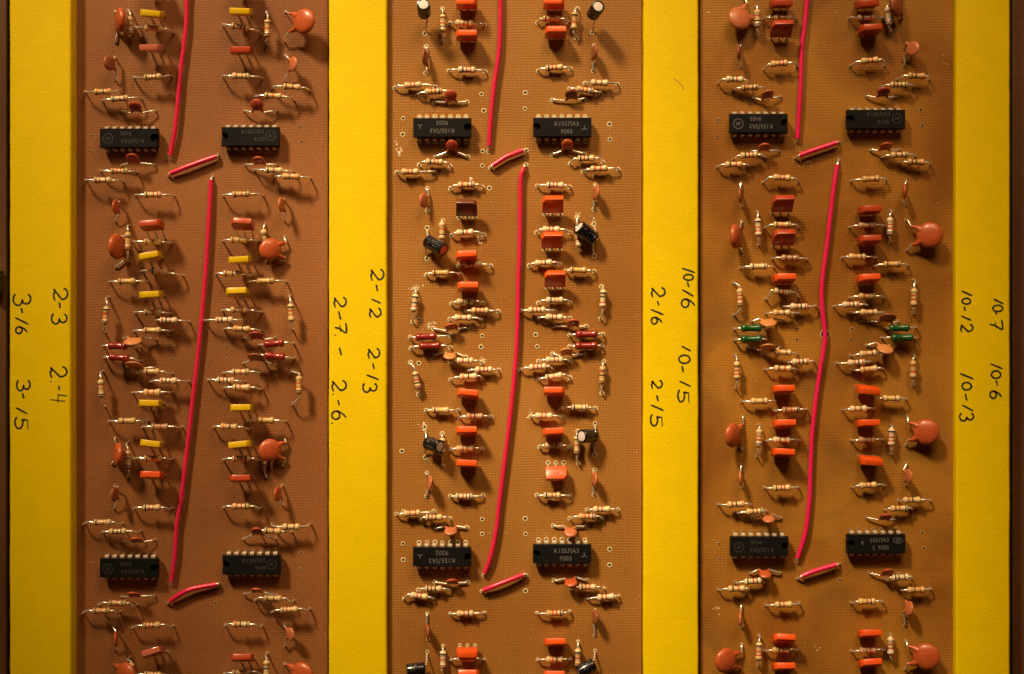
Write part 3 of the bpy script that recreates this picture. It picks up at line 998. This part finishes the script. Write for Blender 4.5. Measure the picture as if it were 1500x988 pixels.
r(1040, 572, 1255, 578, 1140, 565, 'g..n..')
r(1135, 635, 1345, 622, 1230, 628, 'n.r.o..')
r(360, 725, 585, 717, 465, 715, 'n.r.n..')
r(875, 712, 1080, 716, 965, 710, 'r.k..g')
c(264, 795, 255, 720, 262, 850, .34, 'E', 11, col='orange')
c(1237, 765, 1205, 712, 1210, 830, .65, 'E', 10, col='salmon')
t(470, 865, 44, 17, 'p', flip=False)
t(968, 895, 46, 1, 'r')
c(322, 990, 262, 945, 262, 1090, .85, 'E', 18, col='orange')
r(345, 890, 350, 1080, 350, 975, 'n..k..r')
r(1108, 870, 1108, 1070, 1103, 960, 'o.b..r')
c(1300, 992, 1205, 930, 1205, 1090, .92, 'E', 19, col='orange')
r(370, 992, 580, 998, 470, 990, 'n..r..')
r(870, 985, 1090, 975, 960, 978, 'n..r..')
for q in ((128, 372), (1297, 312), (1292, 403), (820, 590)): hole(*q)

# ======== tan board
tile(560, 0, 2)
e(234, 78, 229, 24, 22, 52, [(238, 190)], R=9.6)
r(335, 50, 335, 230, 336, 132, 'n..r.b.')
t(470, 22, 68, 0, 'o')
r(375, 130, 570, 140, 455, 130, 'w..n.r.')
t(470, 198, 70, 0, 'o')
c(237, 322, 243, 262, 243, 408, .38, 'W', 12, col='brown')
r(370, 395, 575, 400, 470, 390, '.b.r.r.')
r(70, 490, 295, 485, 170, 475, '..r.r..', 'b', ang=3)
r(195, 530, 380, 515, 285, 510, '..r.r.b')
c(382, 532, 290, 570, 472, 570, .82, 'N', 9, col='red')
chip(333, 710, 1, [('K155ЛА3', 8.8, 0, 4.5, 0), ('9203', 8.8, 0, -6.8, 0)], 'tri')
c(387, 810, 295, 875, 478, 875, .82, 'N', 9, col='red')
wire([(655, -430), (650, -200), (658, 0), (656, 150), (648, 300), (620, 500), (602, 680), (595, 812)], None, (590, 845), 'wire1')
wire([(612, 925), (680, 880), (730, 858), (785, 838)], (600, 936), (802, 838), 'wire1', 8, 4, 4, 3.6, 'short')
e(1172, 82, 1203, 36, 22, 52, [(1170, 183)], R=9.6)
t(955, 22, 72, 0, 'o')
r(865, 130, 1040, 130, 940, 105, 'n.r...')
r(1085, 50, 1080, 215, 1068, 118, 'k..r..', ang=-3)
t(965, 180, 78, 0, 'o')
r(868, 395, 1050, 385, 958, 378, 'b.r.r..')
c(1182, 290, 1180, 255, 1175, 395, .34, 'E', 11.5, col='brown')
r(1128, 465, 1310, 470, 1210, 462, '.r..r..')
r(1040, 495, 1220, 520, 1128, 502, '..r.r.b')
c(1052, 525, 948, 560, 1130, 550, .62, 'N', 9.5, col='brown')
chip(1003, 708, 0, [('K155ЛА3', 8.8, 6, 4.5, 0), ('9203', 8.8, 6, -6.6, 0)], 'tri')
c(1030, 805, 948, 862, 1125, 858, .75, 'N', 9, col='orange')
r(205, 920, 380, 925, 290, 903, '.b.r.r.')
r(80, 960, 295, 958, 155, 957, '..r.r..')
r(1045, 912, 1228, 905, 1135, 883, 'b.r.k..')
r(1120, 955, 1315, 945, 1205, 940, '.r..r..')
for q in ((553, 525), (565, 617), (795, 518), (795, 605), (117, 660), (115, 750), (557, 843), (557, 925), (1265, 693), (1268, 778)): hole(*q)
tile(560, 240, 2)
wire([(790, 20), (771, 80), (768, 250), (765, 450), (757, 700), (751, 940), (735, 1190), (700, 1512), (655, 1860), (636, 2030), (603, 2190), (570, 2280)], (800, 8), (566, 2292), 'wire1')
r(380, 140, 560, 133, 468, 118, '.r..r.b')
hole(595, 137)
r(862, 125, 1045, 130, 963, 120, 'b.r.r..')
c(231, 205, 250, 140, 250, 265, .52, 'W', 11, col='salmon')
c(1193, 160, 1187, 120, 1178, 255, .38, 'E', 11, col='salmon')
t(470, 245, 88, -1, 'm', flip=True, lean=40)
t(950, 226, 96, 0, 'o', flip=False, lean=42)
r(337, 318, 335, 500, 332, 375, '..r..k.')
e(250, 432, 342, 482, 12, 31, [(250, 358), (250, 530)], 'red', R=10)
r(385, 400, 565, 398, 460, 383, '..k.r..', 'p', ang=3)
e(1178, 420, 1092, 352, 13, 24, [(1178, 338), (1178, 515)], 'pale', R=10.8)
r(1085, 298, 1105, 487, 1091, 415, 'n..r..')
r(860, 385, 1045, 385, 940, 366, '..r.r..', 'p')
t(945, 425, 92, 0, 'o', lean=38)
t(468, 512, 62, 3, 'o')
r(425, 570, 605, 570, 505, 560, '.k.r...')
r(245, 620, 435, 615, 325, 608, 'k.y....', 't')
r(818, 568, 990, 558, 897, 552, '..o.k..', 'p')
r(1020, 597, 1180, 600, 1090, 593, 'n.y....', 't')
t(962, 640, 92, 0, 'o', flip=False, lean=40)
t(478, 685, 62, 0, 'o')
r(385, 780, 560, 775, 460, 768, 'w.n..n.')
r(868, 775, 1045, 772, 960, 760, '.b.o.o.', 'p')
r(190, 700, 170, 880, 180, 775, 'k..k.r.', 'p')
r(1222, 685, 1215, 865, 1228, 752, 'k.k..r.', 'p')
r(470, 820, 645, 822, 545, 818, '.r.r.r.')
r(775, 820, 960, 818, 860, 815, '.r.r.r.', 'p')
r(375, 868, 560, 870, 448, 858, '..r..r.', 'p')
r(865, 860, 1045, 862, 958, 855, '..r.r..', 'p')
c(383, 907, 285, 918, 475, 912, .42, 'N', 9.5, col='orange', tw=8)
c(1063, 885, 955, 905, 1135, 905, .48, 'N', 9.5, col='orange')
tile(560, 480, 2)
ml('red', 155, 55, 380, 45, 243, 52, 32)
ml('red', 160, 115, 380, 110, 265, 103, 33, ang=2)
ml('red', 1042, 42, 1228, 38, 1138, 38, 33)
ml('red', 1042, 105, 1222, 103, 1135, 102, 34)
for q in ((557, 48), (550, 107), (855, 40), (865, 105), (203, 200), (205, -42), (108, 688)): hole(*q)
c(375, 160, 290, 155, 465, 165, .45, 'S', 9.5, col='tan')
r(380, 195, 555, 195, 460, 185, '..r..r.', 'p')
c(1022, 134, 950, 147, 1130, 150, .50, 'N', 9.5, col='tan', tw=6)
r(868, 190, 1048, 188, 958, 180, '...r.r.', 'p')
r(157, 195, 203, 375, 192, 295, 'n..r.k.n', ang=12)
r(475, 240, 648, 238, 565, 235, '.r.r.r.', 'p')
r(770, 235, 950, 228, 865, 220, '.r.r.r.', 'p', ang=4)
r(380, 290, 560, 285, 480, 273, 'o..k...', 'p', ang=3)
r(868, 288, 1045, 280, 955, 272, 'k..o...', 'p', ang=9)
r(1232, 190, 1222, 368, 1224, 265, '.r.k..n')
t(477, 368, 56, -6, 'o', flip=False)
t(957, 355, 56, 0, 'o', flip=True)
r(245, 462, 425, 462, 325, 460, 'n..y...')
r(995, 450, 1185, 452, 1100, 445, 'k.y.o.n')
r(430, 500, 605, 497, 515, 494, '.r.k...', 's')
r(825, 497, 1003, 497, 900, 492, '..r.r..', 'p')
t(470, 575, 56, 0, 'o')
t(952, 582, 52, 3, 'o')
e(249, 643, 323, 664, 12, 30, [(237, 555), (240, 725)], 'pale', R=10)
e(1180, 602, 1107, 606, 12, 31, [(1185, 535), (1182, 710)], 'pale', R=10)
r(335, 592, 337, 770, 335, 665, 'n..r..k')
r(1090, 580, 1090, 757, 1083, 655, 'n..r..n')
r(378, 680, 560, 675, 460, 673, '..n.r..')
r(875, 668, 1045, 668, 955, 657, '..r.k..')
t(470, 757, 46, -3, 'o')
t(968, 815, 74, 0, 'o', sg=-1, flip=True, legs=754, lean=-58, H=20.0)
c(265, 868, 248, 810, 245, 938, .34, 'E', 12, col='salmon', tw=-6)
c(1183, 845, 1183, 797, 1178, 930, .34, 'E', 11, col='salmon')
r(380, 938, 560, 937, 455, 940, 'n..r.r.b', 'p')
r(862, 935, 1045, 935, 945, 935, 'b..r.r.')
tile(560, 728, 2)
r(80, 98, 288, 85, 165, 92, '..r..r.')
hole(120, 83)
r(210, 125, 378, 123, 288, 115, 'b.r.n..')
r(1140, 75, 1312, 72, 1222, 70, '.r.r..y')
r(1045, 122, 1228, 120, 1140, 110, '..r.r.b')
c(380, 192, 298, 175, 472, 172, .48, 'S', 9.5, col='salmon')
c(1047, 198, 950, 162, 1135, 162, .62, 'S', 9.5, col='salmon')
for q in ((557, 127), (555, 208), (797, 122), (797, 208), (115, 262), (118, 350), (1265, 293), (1265, 380), (797, 525)): hole(*q)
chip(332, 336, 1, [('K155ЛА3', 9.4, 0, 4.8, 0), ('9202', 9.4, 0, -6.4, 0)], 'tri')
chip(1002, 320, 0, [('K155ЛА3', 9.0, 6, 4.6, 0), ('9203', 9.0, 5, -6.4, 0)], 'tri')
c(387, 471, 293, 473, 475, 475, .42, 'N', 9, col='orange', tw=5)
c(1050, 479, 955, 467, 1140, 465, .45, 'S', 9.5, col='orange', tw=8)
r(200, 520, 382, 520, 285, 512, 'b.n.k..')
r(120, 567, 290, 565, 205, 552, '..r.r.y', ang=-7)
r(1050, 512, 1235, 510, 1143, 503, 'b.r.r..')
r(1140, 565, 1315, 552, 1245, 558, '.r.r...')
wire([(562, 521), (620, 498), (700, 467), (788, 433)], (553, 526), (800, 436), 'wire1', 10, 4, 4, 3.6, 'short')
r(378, 650, 568, 645, 462, 650, '..r.b.')
r(862, 645, 1045, 637, 960, 648, '..r.r.b')
c(253, 752, 250, 650, 255, 790, .34, 'E', 11, col='brown')
c(1187, 672, 1183, 630, 1183, 770, .32, 'E', 11, col='brown')
r(338, 830, 338, 965, 338, 905, 'b..r..n')
r(1090, 805, 1088, 960, 1088, 895, 'b..r..n')
t(472, 868, 66, 0, 'o', sg=-1, legs=826)
r(380, 908, 565, 905, 470, 902, '..r....')
t(962, 808, 46, 1, 'o')
r(865, 905, 1048, 903, 960, 905, '..r.k..')
t(482, 988, 56, 0, 'o')
t(957, 992, 50, 0, 'o')
e(238, 955, 135, 968, 18, 22, [(250, 862)], 'pale', R=9.5)
e(1180, 930, 1090, 982, 18, 24, [(1185, 855)], 'pale', R=9.5)

# ======== smudgy board
tile(1015, 0, 3)
c(260, 104, 285, -5, 372, 112, .93, 'W', 18, col='salmon', gap=10)
r(352, 38, 355, 205, 358, 105, '..r..k.b')
t(490, 22, 52, 0, 'r')
r(395, 108, 575, 110, 500, 100, '.n..n..', 's')
t(493, 160, 82, 1, 'r', flip=False, lean=32)
wire([(672, -400), (655, -150), (636, 0), (620, 160), (608, 250), (602, 420), (595, 560), (582, 772)], None, (577, 798), 'wire3')
c(255, 292, 265, 252, 265, 375, .42, 'W', 11, col='brown')
r(395, 390, 578, 375, 480, 355, 'y..r.r.')
r(140, 465, 310, 465, 232, 443, '..k.r..', ang=-2)
r(225, 505, 400, 500, 318, 488, 'n.r..n.g')
c(415, 525, 325, 545, 490, 540, .48, 'N', 9.5, col='salmon', tw=8)
chip(368, 686, 1, [('K155ЛА3', 8.4, -3, 4.5, 0), ('9105', 8.4, 5, -6.5, 0)], 'ring')
c(398, 818, 325, 845, 480, 842, .42, 'N', 9, col='orange')
r(225, 890, 400, 880, 312, 865, '.g.r.n.')
r(135, 932, 310, 930, 228, 917, '.k..r.o')
wire([(594, 866), (650, 845), (740, 815), (800, 795)], (565, 885), (816, 793), 'wire3', 9, 5, 5, 3.7, 'short')
t(967, 25, 52, 4, 'r', flip=False)
c(1130, 28, 1165, 98, 1160, -60, .6, 'W', 18, col='brown', gap=10)
r(1080, 35, 1097, 185, 1088, 92, '.r..w.b')
r(870, 105, 1055, 105, 965, 100, '.k...r.', 's')
t(985, 165, 70, 2, 'r', flip=False)
c(1224, 272, 1195, 240, 1175, 370, .65, 'E', 11, col='salmon')
r(875, 370, 1065, 365, 985, 338, '..r.r.y', ang=5)
r(1138, 445, 1315, 445, 1245, 424, 'n.k..o', 't', ang=-2)
r(1045, 490, 1225, 490, 1148, 473, 'k.n.n.g')
c(1062, 512, 962, 538, 1135, 540, .58, 'N', 9.5, col='red')
chip(1022, 664, 0, [('K155ЛА3', 8.4, 3, 6.5, 0), ('9105', 8.4, 10, -4.5, 0)], 'ring', True)
c(1075, 815, 985, 838, 1150, 835, .42, 'N', 9.5, col='orange')
r(1045, 880, 1235, 875, 1150, 863, '.n..n.g')
r(1150, 912, 1320, 918, 1240, 903, '.n.k.o.')
for q in ((140, 670), (138, 762), (1270, 613), (1278, 700)): hole(*q)
tile(1015, 240, 3)
wire([(804, 8), (782, 150), (747, 450), (718, 680), (722, 830), (735, 940), (730, 1020), (702, 1190), (668, 1460), (655, 1700), (650, 1855), (627, 2050), (583, 2195)], (813, -28), (583, 2228), 'wire3')
r(390, 105, 585, 105, 495, 78, '..r.r.y', ang=-3)
r(878, 98, 1075, 98, 990, 85, '..o..n.', ang=3)
c(262, 178, 265, 105, 272, 238, .34, 'W', 11, col='brown')
c(1178, 155, 1187, 95, 1187, 230, .40, 'W', 11, col='orange')
t(500, 222, 84, 0, 'r', flip=False, lean=38)
t(982, 258, 56, 2, 'r', flip=False)
r(400, 360, 590, 360, 497, 340, 'n..o..n')
r(357, 270, 365, 455, 363, 355, 'k..r.r.', 'p')
r(1098, 265, 1097, 440, 1097, 350, '..r.r.k')
r(870, 355, 1065, 350, 970, 343, '....n.n', 's')
c(236, 405, 270, 320, 272, 495, .42, 'W', 18, col='orange', gap=9)
c(1318, 398, 1188, 315, 1190, 485, .95, 'E', 19, col='orange', gap=12, neck=.36)
t(505, 410, 80, 1, 'r', flip=False, lean=34)
t(980, 425, 64, 2, 'r', flip=False)
r(440, 530, 635, 535, 540, 525, '.n..n.n', 's')
r(830, 525, 1020, 525, 915, 518, '..o..n.')
r(265, 582, 450, 578, 365, 572, 'n..y..n')
r(1005, 572, 1195, 570, 1110, 560, 'n.y..n', 't')
t(508, 638, 62, 1, 'o', flip=False)
t(975, 640, 62, 3, 'o', flip=False)
r(226, 664, 230, 843, 262, 745, '..r.r.n')
r(1228, 650, 1225, 835, 1230, 745, '..r.r..')
r(405, 755, 590, 745, 500, 712, '.n.r..n', ang=-5)
r(870, 748, 1060, 745, 970, 738, '.r...n', 't')
r(500, 795, 682, 795, 590, 795, '..r.k.r', 'p')
r(785, 795, 968, 790, 880, 785, '..r.k.r', 'p')
r(405, 835, 590, 835, 495, 830, '.o..n..')
r(880, 832, 1060, 832, 980, 828, '..o..n.')
c(420, 886, 325, 880, 505, 875, .42, 'S', 12, col='tan')
c(1085, 858, 970, 878, 1145, 878, .46, 'N', 12, col='brown', tw=-6)
ml('green', 230, 922, 405, 920, 325, 915, 31)
ml('green', 1070, 918, 1240, 913, 1148, 915, 31)
tile(1015, 480, 3)
ml('green', 230, 70, 405, 68, 325, 65, 32)
ml('green', 1050, 58, 1235, 60, 1165, 57, 33)
for q in ((578, 68), (880, 66), (583, 8), (886, 8)): hole(*q)
c(420, 110, 310, 108, 485, 108, .38, 'N', 11.5, col='tan', tw=-4)
c(1070, 120, 965, 100, 1130, 100, .55, 'S', 12, col='tan', tw=-6)
r(400, 145, 580, 150, 500, 138, '.o...n.', ang=-4)
r(880, 158, 1050, 155, 975, 145, '..o..n.', ang=5)
r(520, 195, 672, 190, 600, 190, '..r.k.r', 'p')
r(800, 200, 985, 190, 910, 195, '..r.k.r', 'p', ang=4)
r(400, 235, 575, 238, 500, 228, '.n..r..')
r(885, 238, 1055, 232, 980, 232, 'r..o...', ang=6)
r(235, 155, 237, 338, 245, 240, '.n.r.r.')
r(1227, 155, 1225, 325, 1225, 235, '.r..r..')
t(503, 342, 50, 1, 'o', flip=False)
t(975, 348, 58, -5, 'o', sg=-1, flip=False, legs=325)
r(270, 412, 460, 408, 370, 410, '..y..n.')
r(1005, 400, 1185, 402, 1105, 395, '..y..n.')
r(445, 462, 630, 455, 545, 458, 'n..r..k', 's')
r(832, 458, 1010, 450, 922, 452, '.o..n..')
t(508, 535, 54, 1, 'o', flip=False)
t(972, 532, 46, 1, 'o', flip=False)
c(222, 600, 277, 495, 268, 680, .68, 'W', 18, col='orange', gap=9)
c(1300, 582, 1190, 495, 1188, 655, .95, 'E', 19, col='orange', gap=12, neck=.36)
r(367, 545, 355, 720, 367, 615, '..r.r.b')
r(1103, 545, 1100, 705, 1105, 610, 'b..r.r.')
r(400, 630, 595, 628, 495, 625, '..n..o.')
r(880, 628, 1055, 622, 970, 625, '..n..r.', 's')
t(502, 695, 48, -3, 'o', flip=False)
t(988, 742, 62, -4, 'o', sg=-1, flip=False, legs=712)
c(265, 840, 267, 765, 275, 890, .34, 'W', 11, col='salmon')
c(1200, 830, 1187, 755, 1190, 880, .38, 'E', 11, col='salmon')
r(400, 890, 585, 888, 495, 893, 'n..r.r.y', ang=2)
r(885, 888, 1065, 878, 975, 878, '..r.r.y')
tile(1015, 728, 3)
r(140, 40, 320, 40, 240, 42, '.r.k..o', ang=3)
r(1145, 22, 1320, 20, 1220, 18, '.r.k...')
r(240, 88, 408, 78, 345, 82, '..n.r.g', ang=4)
r(1065, 72, 1215, 68, 1148, 65, '.n.r..g')
c(422, 125, 318, 118, 490, 118, .44, 'S', 9, col='salmon', tw=6)
c(1072, 112, 965, 115, 1125, 122, .52, 'N', 9, col='red')
chip(372, 277, 1, [('K155ЛА3', 8.4, -3, 4.5, 0), ('9105', 8.4, 5, -6.5, 0)], 'ring', True)
chip(1023, 264, 0, [('K', 8.0, -20, 1.5, -8), ('555ЛА3', 8.2, 4, 5.5, 2), ('S  9205', 8.2, 6, -5.2, 2)], 'oval')
wire([(606, 443), (660, 420), (730, 398), (800, 378)], (578, 460), (819, 375), 'wire3', 10, 5, 5, 3.7, 'short')
c(402, 432, 315, 425, 490, 425, .48, 'S', 9, col='orange')
c(1085, 419, 985, 425, 1150, 430, .58, 'N', 9.5, col='orange')
r(235, 475, 380, 465, 335, 470, 'g..r.n.')
r(140, 515, 310, 512, 243, 512, '.k..r..')
r(1065, 460, 1215, 452, 1155, 448, 'k.n..n.')
r(1150, 515, 1320, 510, 1243, 518, '..n..r.')
r(405, 600, 590, 592, 505, 600, '.n.r..y')
r(878, 588, 1055, 585, 968, 583, 'y..r.n.')
c(265, 680, 268, 600, 270, 725, .34, 'W', 11, col='salmon')
c(1202, 622, 1190, 585, 1180, 715, .38, 'E', 11, col='salmon', tw=-8)
t(505, 790, 60, -3, 'o', flip=False)
t(982, 760, 46, 1, 'o', flip=False)
c(184, 912, 270, 820, 262, 955, .9, 'W', 18.5, col='orange', gap=11)
c(1300, 890, 1183, 800, 1180, 960, .95, 'E', 19.5, col='orange', gap=12, neck=.36)
r(367, 770, 362, 940, 367, 860, 'b..r.r.')
r(1098, 765, 1100, 905, 1100, 830, '..r.r.w')
r(400, 855, 580, 850, 490, 853, '..k.r..', 't')
r(880, 855, 1065, 845, 975, 855, '..n.r..', 's')
t(505, 945, 48, 1, 'o', flip=False)
t(985, 925, 52, 4, 'o', flip=False)
for q in ((147, 262), (150, 347), (1275, 200), (1285, 285), (818, 462)): hole(*q)

# a black can on the strip of board beyond the first bar, only its edge in the picture
tile(0, 0, 1)
e(-18, 1634, -18, 1508, 12, 12, [], R=10)
PARTS.pop()['o']['label'] = 'black barrel capacitor standing on the dark strip beyond the bar numbered 3-16'

# ------------------------------------------------------------------ pads and holes of the boards, dust
def pad_mesh(b, ro, ri, mring):
    v, f, mi = [], [], []
    n = 12
    for rad, z in ((ro, 0.05), (ro - .35, 0.55), (ri + .25, 0.55), (ri, 0.12)):
        for k in range(n):
            a = 2 * math.pi * k / n
            v.append((rad * math.cos(a), rad * math.sin(a), z))
    for i in range(3):
        for k in range(n):
            q, q2 = i * n + k, i * n + (k + 1) % n
            f.append((q, q2, q2 + n, q + n)); mi.append(0)
    f.append(tuple(3 * n + k for k in range(n))); mi.append(1)
    return mesh('solder_pad', v, f, [M[mring], M['hole']], mi)
PM = {1: [pad_mesh(1, 2.5, 1.55, 'pad_dim')], 2: [pad_mesh(2, 3.9, 2.0, 'pad'), pad_mesh(2, 3.5, 1.9, 'pad')], 3: [pad_mesh(3, 3.0, 1.7, 'pad_dim'), pad_mesh(3, 2.7, 1.6, 'pad_dim')]}
for b in (1, 2, 3):
    o, org = BOARD[b]
    kept = []
    for q in PADS[b]:
        if any(abs(q[0] - k[0]) < 4.5 and abs(q[1] - k[1]) < 4.5 for k in kept): continue
        kept.append(q)
    vis = [q for q in kept if -8 < q[1] < 996]
    for i, q in enumerate(vis[:300]):
        p = P(q[0] + random.uniform(-.4, .4), q[1] + random.uniform(-.4, .4), ZB[b])
        link('solder_pad', random.choice(PM[b]), o, T(p - org + Vector((0, 0, 0.02))) @ Matrix.Rotation(random.uniform(0, 6), 4, 'Z'))
    rest = vis[300:]
    if rest:
        v, f, mi = [], [], []
        for q in rest:
            p = P(q[0], q[1], ZB[b]) - org
            b0 = len(v)
            for rad, z in ((2.9, .05), (1.6, .3)):
                for k in range(10):
                    a = 2 * math.pi * k / 10
                    v.append((p.x + rad * math.cos(a), p.y + rad * math.sin(a), p.z + z))
            for k in range(10): f.append((b0 + k, b0 + (k + 1) % 10, b0 + 10 + (k + 1) % 10, b0 + 10 + k)); mi.append(0)
            f.append(tuple(b0 + 10 + k for k in range(10))); mi.append(1)
        x = link('solder_pads', mesh('solder_pads', v, f, [M['pad_dim' if b != 2 else 'pad'], M['hole']], mi), o)
        x['kind'] = 'stuff'

# the large drilled hole that the pink wire crosses
q = (1015 + 735 / 3.8, 240 + 950 / 3.8)
o, org = BOARD[3]
link('drilled_hole', pad_mesh(3, 7.4, 6.0, 'pad'), o, T(P(q[0], q[1], 0) - org + Vector((0, 0, .04))))

# a short scratch in the paint of the third bar
o, off = BARS[2]
v, f = [], []
ribbon(smooth_path([P(986, 115, BARTOP), P(993, 120, BARTOP), P(999, 126, BARTOP), P(1002, 133, BARTOP)], 4), 0.6, BARTOP + 0.2, v, f)
link('scratch', mesh('scratch', [p - off for p in v], f, mat('bared_paint', (0.42, 0.15, 0.02), 0.6)), o)

def flecks(b, spots, name, mname, n, size):
    """Small lumps of dust or flux lying on a board; nobody could count them."""
    o, org = BOARD[b]
    v, f = [], []
    for i in range(n):
        if spots:
            cx_, cy_, sx_, sy_ = random.choice(spots)
            x_, y_ = random.gauss(cx_, sx_), random.gauss(cy_, sy_)
        else:
            x_, y_ = random.uniform(*{1: (112, 476), 2: (575, 936), 3: (1032, 1392)}[b]), random.uniform(-20, 1010)
        p = P(x_, y_, ZB[b]) - org
        s = size * random.uniform(.5, 1.5)
        a = random.uniform(0, 6)
        b0 = len(v)
        for k in range(5):
            v.append((p.x + s * math.cos(a + k * 1.257) * random.uniform(.6, 1.5), p.y + s * math.sin(a + k * 1.257) * random.uniform(.5, 1.2), p.z + .03))
        v.append((p.x, p.y, p.z + s * .5))
        for k in range(5): f.append((b0 + k, b0 + (k + 1) % 5, b0 + 5))
    x = link(name, mesh(name, v, f, M[mname]), o)
    x['kind'] = 'stuff'
flecks(1, None, 'dust', 'dust', 70, .45)
flecks(2, None, 'dust', 'dust', 240, .50)
flecks(3, None, 'dust', 'dust', 150, .50)
flecks(2, [(606, 424, 4, 2.5), (612, 420, 5, 2), (708, 529, 2.5, 3), (777, 608, 2, 3), (580, 212, 1.5, 6), (586, 222, 2, 4), (691, 263, 2, 3), (869, 325, 3, 3), (846, 316, 2, 2), (702, 352, 2, 5), (630, 478, 4, 4), (622, 626, 3, 3)], 'flux', 'flux', 170, .95)
flecks(3, [(1050, 895, 4, 4), (1037, 18, 1, 1), (1196, 952, 4, 3), (1385, 90, 3, 4), (1180, 240, 3, 3)], 'flux', 'dust', 40, .8)

# ------------------------------------------------------------------ labels, written from where each component sits among its neighbours
BN = {1: 'reddish board', 2: 'tan board', 3: 'smudgy board'}
MID = {1: 285, 2: 745, 3: 1205}
ORD = ['', 'first', 'second', 'third', 'fourth', 'fifth', 'sixth', 'seventh', 'eighth', 'ninth', 'tenth', 'eleventh', 'twelfth', 'thirteenth', 'fourteenth', 'fifteenth', 'sixteenth', 'seventeenth', 'eighteenth', 'nineteenth', 'twentieth']
for p in PARTS: p['s'] = 'left' if p['x'] < MID[p['b']] else 'right'
CH = {}
for p in PARTS:
    if p['kind'] == 'chip':
        v_ = 'upper' if p['y'] < 494 else 'lower'
        CH[(p['b'], p['s'], v_)] = p['y']
        ins = 'printed upside down' if p['rot'] else 'printed upright'
        p['o']['label'] = 'black chip with fourteen pins %s, %s %s chip of the %s' % (ins, v_, p['s'], BN[p['b']])
fam = {}
for p in PARTS:
    if p['kind'] in ('chip', 'wire'): continue
    up, lo = CH[(p['b'], p['s'], 'upper')], CH[(p['b'], p['s'], 'lower')]
    y = p['y']
    if y < up: z = ('above', 'upper')
    elif y > lo: z = ('below', 'lower')
    elif y < (up + lo) / 2: z = ('below', 'upper')
    else: z = ('above', 'lower')
    p['z'] = z
    fam.setdefault((p['b'], p['s'], p['kind'], p['way'], z), []).append(p)
for (b, s, kind, way, z), L_ in fam.items():
    L_.sort(key=lambda p: (p['y'] if z[0] == 'below' else -p['y'], p['x']))
    for i, p in enumerate(L_):
        w_ = {'crosswise': 'crosswise one', 'lengthwise': 'lengthwise one', 'big': 'big one', 'small': 'small one', '': 'one'}[way]
        p['o']['label'] = '%s, %s %s %s the %s %s chip, %s' % (p['look'], ORD[i + 1], w_, z[0], z[1], s, BN[b])
for p in PARTS:
    if p['kind'] == 'wire':
        col = 'pink' if p['b'] == 3 else 'crimson'
        if p['way'] == 'short':
            p['o']['label'] = 'short %s jumper wire slanting between the two %s chips, %s' % (col, 'upper' if p['y'] < 494 else 'lower', BN[p['b']])
        elif p['y'] < 150:
            p['o']['label'] = 'long %s wire ending between the upper chips and running off the top, %s' % (col, BN[p['b']])
        else:
            p['o']['label'] = 'long %s wire running from the upper chips down to the lower chips, %s' % (col, BN[p['b']])
